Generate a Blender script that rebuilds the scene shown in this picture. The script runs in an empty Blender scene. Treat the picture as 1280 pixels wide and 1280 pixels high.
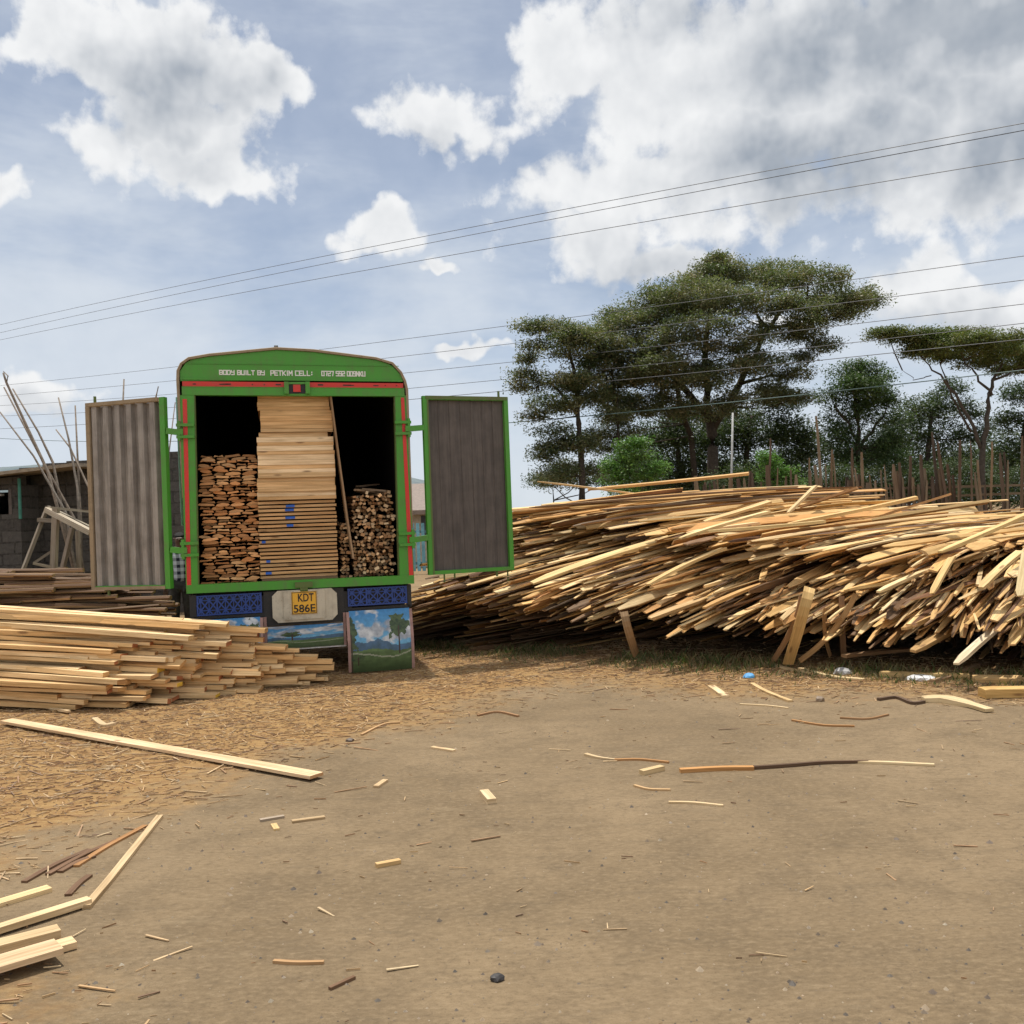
import bpy, bmesh, math, random
from mathutils import Vector, Matrix, noise
R = math.radians
scn = bpy.context.scene
col = scn.collection
random.seed(11)

# ------------------------------------------------------------------ camera
F, CX, CY, CAMH = 1200.0, 640.0, 640.0, 1.55          # focal length and centre in photo pixels
_p, _r = R(0.45), R(2.2)
c_f = Vector((0, math.cos(_p), math.sin(_p)))
_u0, _r0 = Vector((0, -math.sin(_p), math.cos(_p))), Vector((1, 0, 0))
c_r = math.cos(_r) * _r0 - math.sin(_r) * _u0
c_u = math.cos(_r) * _u0 + math.sin(_r) * _r0
camd = bpy.data.cameras.new('camera'); cam = bpy.data.objects.new('camera', camd); col.objects.link(cam)
cam.matrix_world = Matrix(((c_r.x, c_u.x, -c_f.x, 0), (c_r.y, c_u.y, -c_f.y, 0), (c_r.z, c_u.z, -c_f.z, CAMH), (0, 0, 0, 1)))
camd.sensor_width = 36; camd.lens = 36 * F / 1280; camd.clip_end = 20000; camd.clip_start = 0.05
scn.camera = cam

def ray(px, py): return c_f + c_r * ((px - CX) / F) - c_u * ((py - CY) / F)
def at(px, py, Y):
    d = ray(px, py); return Vector((0, 0, CAMH)) + d * (Y / d.y)
def gp(px, py, z=0.0):
    d = ray(px, py); return Vector((0, 0, CAMH)) + d * ((z - CAMH) / d.z)

# ------------------------------------------------------------------ light, sky, exposure
SUN_EL, SUN_AZ = R(77), R(-24)
SUN_E, SKY_E, EXPO = 4.4, 0.10, 0.0
sd = bpy.data.lights.new('sun', 'SUN'); so = bpy.data.objects.new('sun', sd); col.objects.link(so)
sd.energy = SUN_E; sd.angle = R(0.55); sd.color = (1.0, 0.955, 0.88)
sv = Vector((math.sin(SUN_AZ) * math.cos(SUN_EL), math.cos(SUN_AZ) * math.cos(SUN_EL), math.sin(SUN_EL)))
so.rotation_euler = sv.to_track_quat('Z', 'Y').to_euler(); so.location = (0, 0, 30)
scn.view_settings.view_transform = 'Standard'; scn.view_settings.look = 'None'
scn.view_settings.exposure = EXPO; scn.view_settings.gamma = 1.0
scn.cycles.max_bounces = 5; scn.cycles.diffuse_bounces = 3; scn.cycles.transparent_max_bounces = 4
scn.cycles.use_adaptive_sampling = True; scn.cycles.adaptive_threshold = 0.025
try: scn.cycles.use_denoising = True
except Exception: pass

class NT:
    def __init__(s, tree): s.t = tree
    def n(s, typ, **kw):
        nd = s.t.nodes.new(typ)
        for k, v in kw.items():
            if k in ('op', 'operation'): nd.operation = v
            else: setattr(nd, k, v)
        return nd
    def set(s, sock, v):
        if hasattr(v, 'is_output') or isinstance(v, bpy.types.NodeSocket): s.t.links.new(v, sock)
        else:
            try: sock.default_value = v
            except Exception: sock.default_value = (*v, 1.0)
    def m(s, op, a, b=None, c=None, clamp=False):
        nd = s.t.nodes.new('ShaderNodeMath'); nd.operation = op; nd.use_clamp = clamp
        for i, v in enumerate((a, b, c)):
            if v is not None: s.set(nd.inputs[i], v)
        return nd.outputs[0]
    def v(s, op, a, b=None, scale=None):
        nd = s.t.nodes.new('ShaderNodeVectorMath'); nd.operation = op
        s.set(nd.inputs[0], a)
        if b is not None: s.set(nd.inputs[1], b)
        if scale is not None: s.set(nd.inputs['Scale'], scale)
        return nd.outputs['Value'] if op in ('LENGTH', 'DISTANCE', 'DOT_PRODUCT') else nd.outputs['Vector']
    def noise(s, vec, scale, detail=4, rough=0.55, dist=0.0, out='Fac', dim='3D'):
        nd = s.t.nodes.new('ShaderNodeTexNoise'); nd.noise_dimensions = dim
        s.set(nd.inputs['Vector'], vec); nd.inputs['Scale'].default_value = scale
        nd.inputs['Detail'].default_value = detail; nd.inputs['Roughness'].default_value = rough
        nd.inputs['Distortion'].default_value = dist
        return nd.outputs[out]
    def ss(s, x, a, b, lo=0.0, hi=1.0):
        nd = s.t.nodes.new('ShaderNodeMapRange'); nd.interpolation_type = 'SMOOTHSTEP'
        s.set(nd.inputs['Value'], x)
        for k, v in (('From Min', a), ('From Max', b), ('To Min', lo), ('To Max', hi)): s.set(nd.inputs[k], v)
        return nd.outputs['Result']
    def mix(s, f, a, b, mode='MIX'):
        nd = s.t.nodes.new('ShaderNodeMix'); nd.data_type = 'RGBA'; nd.blend_type = mode
        s.set(nd.inputs[0], f); s.set(nd.inputs[6], a); s.set(nd.inputs[7], b)
        return nd.outputs[2]
    def xyz(s, x, y, z=0.0):
        nd = s.t.nodes.new('ShaderNodeCombineXYZ')
        for i, v in enumerate((x, y, z)): s.set(nd.inputs[i], v)
        return nd.outputs[0]

# cumulus banks: where they stand in the sky (azimuth, elevation) and how big
def azel(px, py):
    d = ray(px, py).normalized(); return math.atan2(d.x, d.y), math.asin(d.z)
CLOUDS = [(110, 62, 105, 48), (205, 72, 95, 68), (318, 108, 75, 36), (235, 160, 95, 50), (130, 185, 62, 38), (280, 222, 52, 28), (175, 10, 45, 26), (30, 48, 45, 28),
          (-5, 226, 42, 22), (466, 288, 46, 28), (540, 322, 38, 11), (555, 155, 80, 36), (695, 66, 66, 62), (800, 105, 110, 105), (960, 110, 170, 125),
          (1150, 95, 190, 140), (760, 235, 110, 55), (900, 215, 140, 70), (740, 295, 85, 42), (860, 322, 75, 20), (1300, 60, 150, 150), (1155, 350, 52, 40), (1245, 378, 70, 36),
          (50, 492, 60, 22), (575, 436, 60, 10), (1000, 398, 40, 8), (1210, 25, 170, 85), (1270, 190, 110, 70), (1150, 205, 110, 45)]
SHADES = [(1190, 30, 270, 80, 1.0), (1010, 205, 190, 62, 0.85), (1270, 170, 160, 70, 0.8), (215, 110, 120, 55, 0.75), (790, 330, 130, 34, 0.5), (250, 200, 80, 30, 0.3),
          (680, 180, 90, 30, 0.25), (1190, 400, 120, 26, 0.4), (60, 510, 80, 20, 0.3), (560, 185, 70, 18, 0.3), (840, 20, 120, 40, .45)]
world = bpy.data.worlds.new('World'); scn.world = world; world.use_nodes = True
world.cycles.sampling_method = 'MANUAL'; world.cycles.sample_map_resolution = 512
wt = world.node_tree; wt.nodes.clear(); W = NT(wt)
tc = W.n('ShaderNodeTexCoord').outputs['Generated']
sp = W.n('ShaderNodeSeparateXYZ'); W.set(sp.inputs[0], tc)
az = W.m('ARCTAN2', sp.outputs[0], sp.outputs[1]); el = W.m('ARCSINE', sp.outputs[2])
P = W.xyz(az, el, 0.0)
sky = W.n('ShaderNodeTexSky'); sky.sky_type = 'NISHITA'; sky.sun_disc = False
sky.sun_elevation = SUN_EL; sky.sun_rotation = SUN_AZ; sky.altitude = 1900; sky.air_density = 1.0; sky.dust_density = 1.0; sky.ozone_density = 1.2
w1 = W.v('SUBTRACT', W.noise(P, 8, 4, 0.62, out='Color', dim='2D'), (0.5, 0.5, 0.5))
Pw = W.v('ADD', P, W.v('MULTIPLY', w1, (0.13, 0.085, 0.0)))
def blobs(lst, p, k_=0.22):
    acc = None
    for (px, py, rx, ry) in lst:
        a, e = azel(px, py)
        d = W.v('LENGTH', W.v('MULTIPLY', W.v('SUBTRACT', p, (a, e, 0)), (F / rx, F / ry, 0)))
        acc = d if acc is None else W.m('SMOOTH_MIN', acc, d, k_)
    return acc
acc = blobs(CLOUDS, Pw)
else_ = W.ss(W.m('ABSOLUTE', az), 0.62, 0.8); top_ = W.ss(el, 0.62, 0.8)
unseen_clouds = W.m('MULTIPLY', W.m('MAXIMUM', else_, top_), W.ss(W.noise(P, 2.2, 3, dim='2D'), 0.34, 0.50))  # clouds added outside the view, thickened to brighten the shaded sides
# billows: rounded lumps from a cell pattern on top of the broken fractal edge
vo = W.n('ShaderNodeTexVoronoi', feature='F1', voronoi_dimensions='2D'); W.set(vo.inputs['Vector'], W.v('ADD', P, W.v('MULTIPLY', w1, (0.03, 0.03, 0)))); vo.inputs['Scale'].default_value = 24
vo.inputs['Detail'].default_value = 1.0; vo.inputs['Roughness'].default_value = 0.55
bil = W.m('SUBTRACT', 0.45, vo.outputs['Distance'])
fb = W.m('SUBTRACT', W.noise(P, 17, 8, 0.64, dim='2D'), 0.5)
fb2 = W.m('SUBTRACT', W.noise(W.v('ADD', P, (-0.012, 0.022, 0.0)), 17, 3, 0.6, dim='2D'), 0.5)
D0 = W.m('ADD', W.m('SUBTRACT', 1.22, acc), W.m('ADD', W.m('MULTIPLY', fb, 1.3), W.m('MULTIPLY', bil, 0.42)))
D0 = W.m('MAXIMUM', D0, W.m('MULTIPLY', unseen_clouds, 0.9))
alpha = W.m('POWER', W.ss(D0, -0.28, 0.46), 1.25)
shade = None
Psw = W.v('ADD', P, W.v('MULTIPLY', w1, (0.17, 0.11, 0)))
for (px, py, rx, ry, wgt) in SHADES:
    a, e = azel(px, py)
    d = W.v('LENGTH', W.v('MULTIPLY', W.v('SUBTRACT', Psw, (a, e, 0)), (F / rx, F / ry, 0)))
    q = W.m('MULTIPLY', W.ss(d, 0.0, 1.45, 1.0, 0.0), wgt)
    shade = q if shade is None else W.m('MAXIMUM', shade, q)
relief = W.m('ADD', W.m('MULTIPLY', W.m('SUBTRACT', fb2, fb), 0.42), W.m('MULTIPLY', bil, -0.16))
sh = W.m('ADD', W.m('ADD', W.m('MULTIPLY', shade, W.m('ADD', 0.86, W.m('MULTIPLY', fb2, 0.8))), 0.02), W.m('ADD', relief, W.m('MULTIPLY', W.ss(D0, 0.35, 1.3), 0.10)), clamp=True)
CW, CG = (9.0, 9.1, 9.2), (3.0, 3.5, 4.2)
sh = W.m('MINIMUM', sh, W.m('ADD', 0.80, W.m('MULTIPLY', fb2, 0.55)))
ccol = W.mix(sh, CW, CG)
# a thin uneven veil of high cloud, thicker towards the horizon
veil = W.noise(W.v('MULTIPLY', P, (1.6, 4.5, 1.0)), 2.2, 5, 0.6, 0.15, dim='2D')
for (px, py, rr, amt) in ((400, 190, 260, -.22), (620, 60, 200, -.16), (40, 330, 260, .20), (640, 360, 200, -.08), (1150, 470, 300, .05)):   # clearer and hazier parts of the sky
    a, e = azel(px, py); d = W.v('LENGTH', W.v('MULTIPLY', W.v('SUBTRACT', P, (a, e, 0)), (F / rr, F / rr, 0)))
    veil = W.m('ADD', veil, W.ss(d, 0.0, 1.0, amt, 0.0))
veil = W.ss(W.m('ADD', veil, W.ss(el, 0.0, 0.42, 0.30, 0.0)), 0.30, 0.88, 0.18, 0.88)
skyc = W.mix(1.0, sky.outputs[0], (0.86, 0.95, 1.0), 'MULTIPLY')
base = W.mix(veil, skyc, (6.4, 7.1, 8.0))
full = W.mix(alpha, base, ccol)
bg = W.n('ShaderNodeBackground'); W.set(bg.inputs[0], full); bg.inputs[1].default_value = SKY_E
wo = W.n('ShaderNodeOutputWorld'); wt.links.new(bg.outputs[0], wo.inputs[0])

# ------------------------------------------------------------------ helpers
def tag(o, label=None, cat=None, group=None, kind=None):
    if label: o['label'] = label
    if label and cat and not kind: o['kind'] = 'thing'
    if cat: o['category'] = cat
    if group: o['group'] = group
    if kind: o['kind'] = kind
    return o
def empty(name, loc=(0, 0, 0), rz=0, parent=None):
    o = bpy.data.objects.new(name, None); col.objects.link(o); o.location = loc; o.rotation_euler = (0, 0, rz)
    if parent: o.parent = parent
    return o
class MB:
    def __init__(s): s.v = []; s.f = []; s.c = []; s.uv = []; s.m = []
    def add(s, vs, fs, c=(1, 1, 1), uv=None, mid=0):
        b = len(s.v); s.v += [tuple(p) for p in vs]
        for i, f in enumerate(fs):
            s.f.append([b + k for k in f]); s.m.append(mid)
            s.c.append(c[i] if isinstance(c, list) else c)
            s.uv.append(uv[i] if uv else None)
    def box(s, x0, x1, y0, y1, z0, z1, c=(1, 1, 1), mid=0):
        vs = [(x0, y0, z0), (x1, y0, z0), (x1, y1, z0), (x0, y1, z0), (x0, y0, z1), (x1, y0, z1), (x1, y1, z1), (x0, y1, z1)]
        s.add(vs, [(0, 3, 2, 1), (4, 5, 6, 7), (0, 1, 5, 4), (1, 2, 6, 5), (2, 3, 7, 6), (3, 0, 4, 7)], c, None, mid)
    def sweep(s, pts, prof, c=(1, 1, 1), cend=None, roll=0.0, sc=None, up=(0, 0, 1), mid=0):
        """a profile of (side, up) pairs carried along a path; c: one colour or one per profile side"""
        n = len(pts); k = len(prof); pts = [Vector(p) for p in pts]; vs = []
        uo = random.random() * 50; vo = random.random() * 50; L = [0.0]
        for i in range(1, n): L.append(L[-1] + (pts[i] - pts[i - 1]).length)
        per = [0.0]
        for j in range(k):
            a, b = prof[j], prof[(j + 1) % k]; per.append(per[-1] + math.hypot(a[0] - b[0], a[1] - b[1]))
        for i in range(n):
            t = (pts[min(i + 1, n - 1)] - pts[max(i - 1, 0)]).normalized()
            sd_ = t.cross(Vector(up))
            if sd_.length < 1e-4: sd_ = t.cross(Vector((0, 1, 0)))
            sd_.normalize(); uu = sd_.cross(t)
            cr, sr = math.cos(roll), math.sin(roll); q = sc(i / (n - 1)) if sc else 1.0
            for (a, b) in prof:
                vs.append(pts[i] + (sd_ * (a * cr - b * sr) + uu * (a * sr + b * cr)) * q)
        fs, cs, us = [], [], []
        for i in range(n - 1):
            for j in range(k):
                j2 = (j + 1) % k
                fs.append((i * k + j, i * k + j2, (i + 1) * k + j2, (i + 1) * k + j))
                cs.append(c[j] if isinstance(c, list) else c)
                us.append([(L[i] + uo, per[j] + vo), (L[i] + uo, per[j + 1] + vo), (L[i + 1] + uo, per[j + 1] + vo), (L[i + 1] + uo, per[j] + vo)])
        c0 = cend or (c[0] if isinstance(c, list) else c)
        fs.append(tuple(range(k - 1, -1, -1))); fs.append(tuple((n - 1) * k + j for j in range(k))); cs += [c0, c0]
        us += [[(uo + prof[j][0] * .1, vo + prof[j][1]) for j in range(k - 1, -1, -1)], [(uo + prof[j][0] * .1, vo + prof[j][1]) for j in range(k)]]
        s.add(vs, fs, cs, us, mid)
    def tube(s, pts, r0, r1=None, k=8, c=(1, 1, 1), mid=0):
        r1 = r0 if r1 is None else r1
        prof = [(math.cos(2 * math.pi * j / k), math.sin(2 * math.pi * j / k)) for j in range(k)]
        s.sweep(pts, prof, c, sc=lambda t: r0 + (r1 - r0) * t, mid=mid)
    def build(s, name, mats, parent=None, loc=None, smooth=False):
        me = bpy.data.meshes.new(name)
        vs = s.v
        if loc is not None: lx, ly, lz = loc; vs = [(x - lx, y - ly, z - lz) for x, y, z in s.v]
        me.from_pydata(vs, [], s.f)
        mats = mats if isinstance(mats, (list, tuple)) else [mats]
        for m_ in mats: me.materials.append(m_)
        if len(mats) > 1: me.polygons.foreach_set('material_index', s.m)
        ca = me.color_attributes.new('tint', 'FLOAT_COLOR', 'CORNER')
        buf = []; ub = []
        for f, c_, u_ in zip(s.f, s.c, s.uv):
            buf += [c_[0], c_[1], c_[2], 1.0] * len(f)
            if u_:
                for q in u_: ub += [q[0], q[1]]
            else: ub += [0.0, 0.0] * len(f)
        ca.data.foreach_set('color', buf)
        ul = me.uv_layers.new(name='UVMap'); ul.data.foreach_set('uv', ub)
        if smooth: me.polygons.foreach_set('use_smooth', [True] * len(me.polygons))
        me.update()
        o = bpy.data.objects.new(name, me); col.objects.link(o)
        if loc is not None: o.location = loc
        if parent: o.parent = parent
        return o
def jit(c, a=0.12):
    k = 1 + random.uniform(-a, a); w = random.uniform(-a, a) * .35
    return (max(0, c[0] * k * (1 + w)), max(0, c[1] * k), max(0, c[2] * k * (1 - w)))
def rect(w, t): return [(-w / 2, -t / 2), (w / 2, -t / 2), (w / 2, t / 2), (-w / 2, t / 2)]
def lerp(a, b, t): return a + (b - a) * t

# ------------------------------------------------------------------ materials
def new_mat(name):
    m = bpy.data.materials.new(name); m.use_nodes = True; t = m.node_tree; t.nodes.clear(); k = NT(t)
    b = k.n('ShaderNodeBsdfPrincipled'); o = k.n('ShaderNodeOutputMaterial'); t.links.new(b.outputs[0], o.inputs[0])
    return m, k, b
def bump(k, b, h, strength, dist=0.02):
    nd = k.n('ShaderNodeBump'); k.set(nd.inputs['Height'], h); nd.inputs['Strength'].default_value = strength; nd.inputs['Distance'].default_value = dist
    k.set(b.inputs['Normal'], nd.outputs[0])
def wood_mat(name, gain=1.0, knots=True):
    m, k, b = new_mat(name)
    a = k.n('ShaderNodeAttribute', attribute_name='tint').outputs['Color']
    uv = k.n('ShaderNodeUVMap', uv_map='UVMap').outputs[0]
    g1 = k.noise(k.v('MULTIPLY', uv, (2.2, 75, 1)), 1.0, 4, 0.6, 0.4)
    g2 = k.noise(k.v('MULTIPLY', uv, (1.3, 9, 1)), 1.0, 3, 0.6)
    f = k.m('MULTIPLY', k.ss(g1, 0.25, 0.75, 0.72, 1.16), k.ss(g2, 0.2, 0.8, 0.78, 1.18))
    c = k.mix(1.0, a, k.xyz(f, k.m('POWER', f, 1.15), k.m('POWER', f, 1.4)), 'MULTIPLY')
    if knots:
        vo = k.n('ShaderNodeTexVoronoi'); k.set(vo.inputs['Vector'], k.v('MULTIPLY', uv, (2.3, 8, 1))); vo.inputs['Scale'].default_value = 1.0
        kn = k.ss(vo.outputs['Distance'], 0.05, 0.16, 1.0, 0.0)
        c = k.mix(k.m('MULTIPLY', kn, 0.7), c, (0.13, 0.06, 0.03, 1))
    k.set(b.inputs['Base Color'], c); b.inputs['Roughness'].default_value = 0.72
    b.inputs['Specular IOR Level'].default_value = 0.25
    bump(k, b, g1, 0.25, 0.004)
    return m
def paint_mat(name, colr, rough=0.45, dirt=0.35, dirtcol=(0.14, 0.11, 0.08, 1), metal=0.0, scale=6):
    m, k, b = new_mat(name)
    p = k.n('ShaderNodeTexCoord').outputs['Object']
    n1 = k.noise(p, scale, 7, 0.65); n2 = k.noise(k.v('MULTIPLY', p, (18, 18, 1.2)), 1.0, 4, 0.6)
    d = k.m('MULTIPLY', k.ss(k.m('ADD', k.m('MULTIPLY', n1, .65), k.m('MULTIPLY', n2, .35)), 0.44, 0.74), dirt)
    c = k.mix(d, (*colr, 1), dirtcol)
    n3 = k.noise(p, 60, 3, 0.5)
    c = k.mix(k.ss(n3, 0.63, 0.71, 0, dirt), c, dirtcol)
    k.set(b.inputs['Base Color'], c); k.set(b.inputs['Roughness'], k.m('ADD', rough, k.m('MULTIPLY', d, 0.4)))
    b.inputs['Metallic'].default_value = metal
    bump(k, b, n1, 0.12, 0.01)
    return m
def attr_mat(name, rough=0.6, var=0.25, scale=9):
    m, k, b = new_mat(name)
    a = k.n('ShaderNodeAttribute', attribute_name='tint').outputs['Color']
    p = k.n('ShaderNodeTexCoord').outputs['Object']
    n1 = k.noise(p, scale, 6, 0.65)
    f = k.ss(n1, 0.25, 0.75, 1 - var, 1 + var)
    k.set(b.inputs['Base Color'], k.mix(1.0, a, k.xyz(f, f, f), 'MULTIPLY')); b.inputs['Roughness'].default_value = rough
    bump(k, b, n1, 0.15, 0.01)
    return m
def leaf_mat(name):
    m = bpy.data.materials.new(name); m.use_nodes = True; t = m.node_tree; t.nodes.clear(); k = NT(t)
    a = k.n('ShaderNodeAttribute', attribute_name='tint').outputs['Color']
    d = k.n('ShaderNodeBsdfPrincipled'); k.set(d.inputs['Base Color'], a); d.inputs['Roughness'].default_value = 0.5; d.inputs['Specular IOR Level'].default_value = 0.3
    tr = k.n('ShaderNodeBsdfTranslucent'); k.set(tr.inputs[0], k.mix(1.0, a, (0.9, 1.15, 0.5, 1), 'MULTIPLY'))
    mx = k.n('ShaderNodeMixShader'); mx.inputs[0].default_value = 0.3
    t.links.new(d.outputs[0], mx.inputs[1]); t.links.new(tr.outputs[0], mx.inputs[2])
    o = k.n('ShaderNodeOutputMaterial'); t.links.new(mx.outputs[0], o.inputs[0]); return m
M_wood = wood_mat('sawn_pine'); M_slab = wood_mat('rough_slab_timber')
M_bark = attr_mat('bark', 0.9, 0.4, 14); M_leaf = leaf_mat('leaves')
M_green = paint_mat('green_paint', (0.060, 0.29, 0.024), 0.45, 0.5)
M_olive = paint_mat('weathered_green_edge', (0.10, 0.15, 0.035), 0.6, 0.6)
M_red = paint_mat('red_reflective', (0.62, 0.028, 0.02), 0.4, 0.35)
M_black = paint_mat('black_chassis_paint', (0.016, 0.016, 0.017), 0.55, 0.5, (0.08, 0.065, 0.05, 1))
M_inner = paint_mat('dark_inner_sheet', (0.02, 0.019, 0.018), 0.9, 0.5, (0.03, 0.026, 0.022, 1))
M_canvas = paint_mat('tan_canvas', (0.30, 0.23, 0.15), 0.9, 0.5, (0.13, 0.10, 0.07, 1), scale=12)
M_cream = paint_mat('cream_paint', (0.56, 0.51, 0.40), 0.5, 0.55, (0.17, 0.13, 0.09, 1))
M_yellow = paint_mat('yellow_plate', (0.80, 0.43, 0.035), 0.4, 0.25)
M_ink = paint_mat('black_lettering', (0.012, 0.012, 0.012), 0.5, 0.1)
M_white = paint_mat('white_lettering', (0.72, 0.74, 0.70), 0.5, 0.15)
M_blue = paint_mat('blue_lattice', (0.02, 0.06, 0.27), 0.5, 0.45, (0.03, 0.03, 0.035, 1))
M_rubber = paint_mat('rubber', (0.02, 0.02, 0.02), 0.85, 0.5)
M_steel = paint_mat('steel', (0.35, 0.35, 0.34), 0.5, 0.5, metal=0.4)
M_attr = attr_mat('tinted'); M_paintpic = attr_mat('painted_picture', 0.45, 0.16, 25)
def door_mat(name, c0, c1):
    m, k, b = new_mat(name); p = k.n('ShaderNodeTexCoord').outputs['Object']
    n1 = k.noise(k.v('MULTIPLY', p, (26, 26, 1.6)), 1.0, 6, 0.65); n2 = k.noise(p, 5, 6, 0.6); n3 = k.noise(k.v('MULTIPLY', p, (60, 60, 8)), 1.0, 3, .5)
    c = k.mix(k.ss(k.m('ADD', k.m('MULTIPLY', n1, .6), k.m('MULTIPLY', n2, .4)), 0.32, 0.68), (*c0, 1), (*c1, 1))
    c = k.mix(k.ss(n3, 0.68, 0.78, 0, 0.35), c, (c1[0] * 2.2, c1[1] * 2.2, c1[2] * 2.2, 1))
    k.set(b.inputs['Base Color'], c); b.inputs['Roughness'].default_value = 0.62; bump(k, b, n1, 0.15, 0.004); return m
M_corr = door_mat('weathered_corrugated_sheet', (0.155, 0.138, 0.125), (0.33, 0.305, 0.28))
M_flat = door_mat('dull_dark_sheet', (0.055, 0.046, 0.042), (0.115, 0.096, 0.086))

# ------------------------------------------------------------------ ground
def sawdust_at(x, y):
    """how much sawdust and bark litter covers the yard (0..1)"""
    n = noise.noise(Vector((x * .55, y * .55, 3))) * .9 + noise.noise(Vector((x * 1.9, y * 1.9, 7))) * .45
    # border runs from the near left to the front of the lorry and on along the foot of the long pile
    e = (-0.62 * (x + 1.7) + 0.42 * (y - 5.9)) * .9 + n * .75
    band = 1.45 - abs(y - (10.4 - .42 * max(-2, x))) * .72 + n * .6
    v = max(min(1, max(0, e + .35)) * (1.0 if y < 12 else .4), .70 * min(1, max(0, band)))
    patch = 1 - math.hypot(x + 1.9, (y - 3.1)) / .75
    return max(v, min(1, max(0, patch + n * .5)) * .7)
def gz(x, y):
    return noise.noise(Vector((x * .7, y * .7, 0))) * .014 + noise.noise(Vector((x * 3, y * 3, 5))) * .004 - .006
def make_ground():
    xs = [-3000, -800, -200, -60, -25, -14] + [-9 + i * .085 for i in range(int(16.5 / .085))] + [9, 14, 25, 60, 200, 800, 3000]
    ys = [-400, -60, -10, 0] + [2.2 + i * .085 for i in range(int(12 / .085))] + [15.5, 18, 24, 40, 80, 200, 800, 4000]
    mb = MB(); nx = len(xs); vs = []; sdv = []
    for y in ys:
        for x in xs:
            near = -9 < x < 7.3 and 2 < y < 14.3
            z = 0.0
            if near: z = gz(x, y)
            elif abs(x) > 100 or y > 100: z = -1.0
            vs.append((x, y, z)); sdv.append(sawdust_at(x, y) if near else .35)
    fs = [(j * nx + i, j * nx + i + 1, (j + 1) * nx + i + 1, (j + 1) * nx + i) for j in range(len(ys) - 1) for i in range(nx - 1)]
    me = bpy.data.meshes.new('ground'); me.from_pydata(vs, [], fs)
    at_ = me.attributes.new('sawdust', 'FLOAT', 'POINT'); at_.data.foreach_set('value', sdv)
    me.polygons.foreach_set('use_smooth', [True] * len(fs))
    m, k, b = new_mat('packed_earth'); p = k.n('ShaderNodeTexCoord').outputs['Object']
    s_ = k.n('ShaderNodeAttribute', attribute_name='sawdust').outputs['Fac']
    big = k.noise(p, 0.55, 5, 0.6); mid = k.noise(p, 3.2, 6, 0.62); fine = k.noise(k.v('MULTIPLY', p, (.7, 1.2, 1)), 42, 6, 0.72); grit = k.noise(p, 170, 3, 0.6)
    c = k.mix(k.ss(big, .3, .7), (0.190, 0.142, 0.091, 1), (0.288, 0.218, 0.143, 1))
    c = k.mix(k.ss(mid, .40, .70, 0, .5), c, (0.150, 0.114, 0.077, 1))
    c = k.mix(k.ss(fine, .46, .70, 0, .5), c, (0.345, 0.268, 0.182, 1))
    c = k.mix(k.ss(fine, .48, .30, 0, .55), c, (0.125, 0.095, 0.064, 1))
    c = k.mix(k.ss(grit, .58, .72, 0, .6), c, (0.095, 0.073, 0.052, 1))
    scuff = k.noise(k.v('MULTIPLY', p, (1.0, 5.5, 1)), 2.6, 7, .72, .4)
    c = k.mix(k.ss(scuff, .52, .72, 0, .42), c, (0.135, 0.108, 0.078, 1))
    c = k.mix(k.ss(scuff, .44, .28, 0, .35), c, (0.34, 0.27, 0.185, 1))
    # hairline cracks and scuffs
    vo = k.n('ShaderNodeTexVoronoi', feature='DISTANCE_TO_EDGE'); k.set(vo.inputs['Vector'], k.v('ADD', p, k.v('MULTIPLY', k.noise(p, 6, 4, .6, out='Color'), (.25, .25, .25)))); vo.inputs['Scale'].default_value = 5.0
    crack = k.m('MULTIPLY', k.ss(vo.outputs['Distance'], 0.0, 0.035, 1, 0), k.ss(k.noise(p, 1.1, 3), .46, .66))
    c = k.mix(k.m('MULTIPLY', crack, .28), c, (0.09, 0.07, 0.052, 1))
    # sawdust, chips and bark dust: streaky
    st = k.noise(k.v('MULTIPLY', p, (3.2, 9, 1)), 2.2, 7, 0.72, 0.8); st2 = k.noise(k.v('MULTIPLY', p, (9, 26, 1)), 2.5, 4, 0.65, 0.5)
    sdc = k.mix(k.ss(st, .34, .66), (0.27, 0.150, 0.066, 1), (0.42, 0.275, 0.125, 1))
    sdc = k.mix(k.ss(st2, .52, .74, 0, .8), sdc, (0.50, 0.345, 0.175, 1))
    sdc = k.mix(k.ss(st2, .36, .22, 0, .7), sdc, (0.10, 0.058, 0.032, 1))
    msk = k.ss(k.m('ADD', s_, k.m('MULTIPLY', k.m('SUBTRACT', k.noise(p, 7, 6, .7), .5), 1.0)), .16, .80)
    c = k.mix(k.m('MULTIPLY', msk, .9), c, sdc)
    c = k.mix(1.0, c, (.925, .885, .80, 1), 'MULTIPLY')
    k.set(b.inputs['Base Color'], c); b.inputs['Roughness'].default_value = 0.95; b.inputs['Specular IOR Level'].default_value = 0.15
    h = k.m('ADD', k.m('MULTIPLY', fine, .5), k.m('ADD', k.m('MULTIPLY', mid, .8), k.m('MULTIPLY', k.m('MULTIPLY', st2, msk), .6)))
    h = k.m('ADD', h, k.m('MULTIPLY', grit, .25))
    bump(k, b, h, 0.8, 0.022)
    me.materials.append(m)
    o = bpy.data.objects.new('ground', me); col.objects.link(o); o['kind'] = 'structure'
make_ground()

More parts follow.
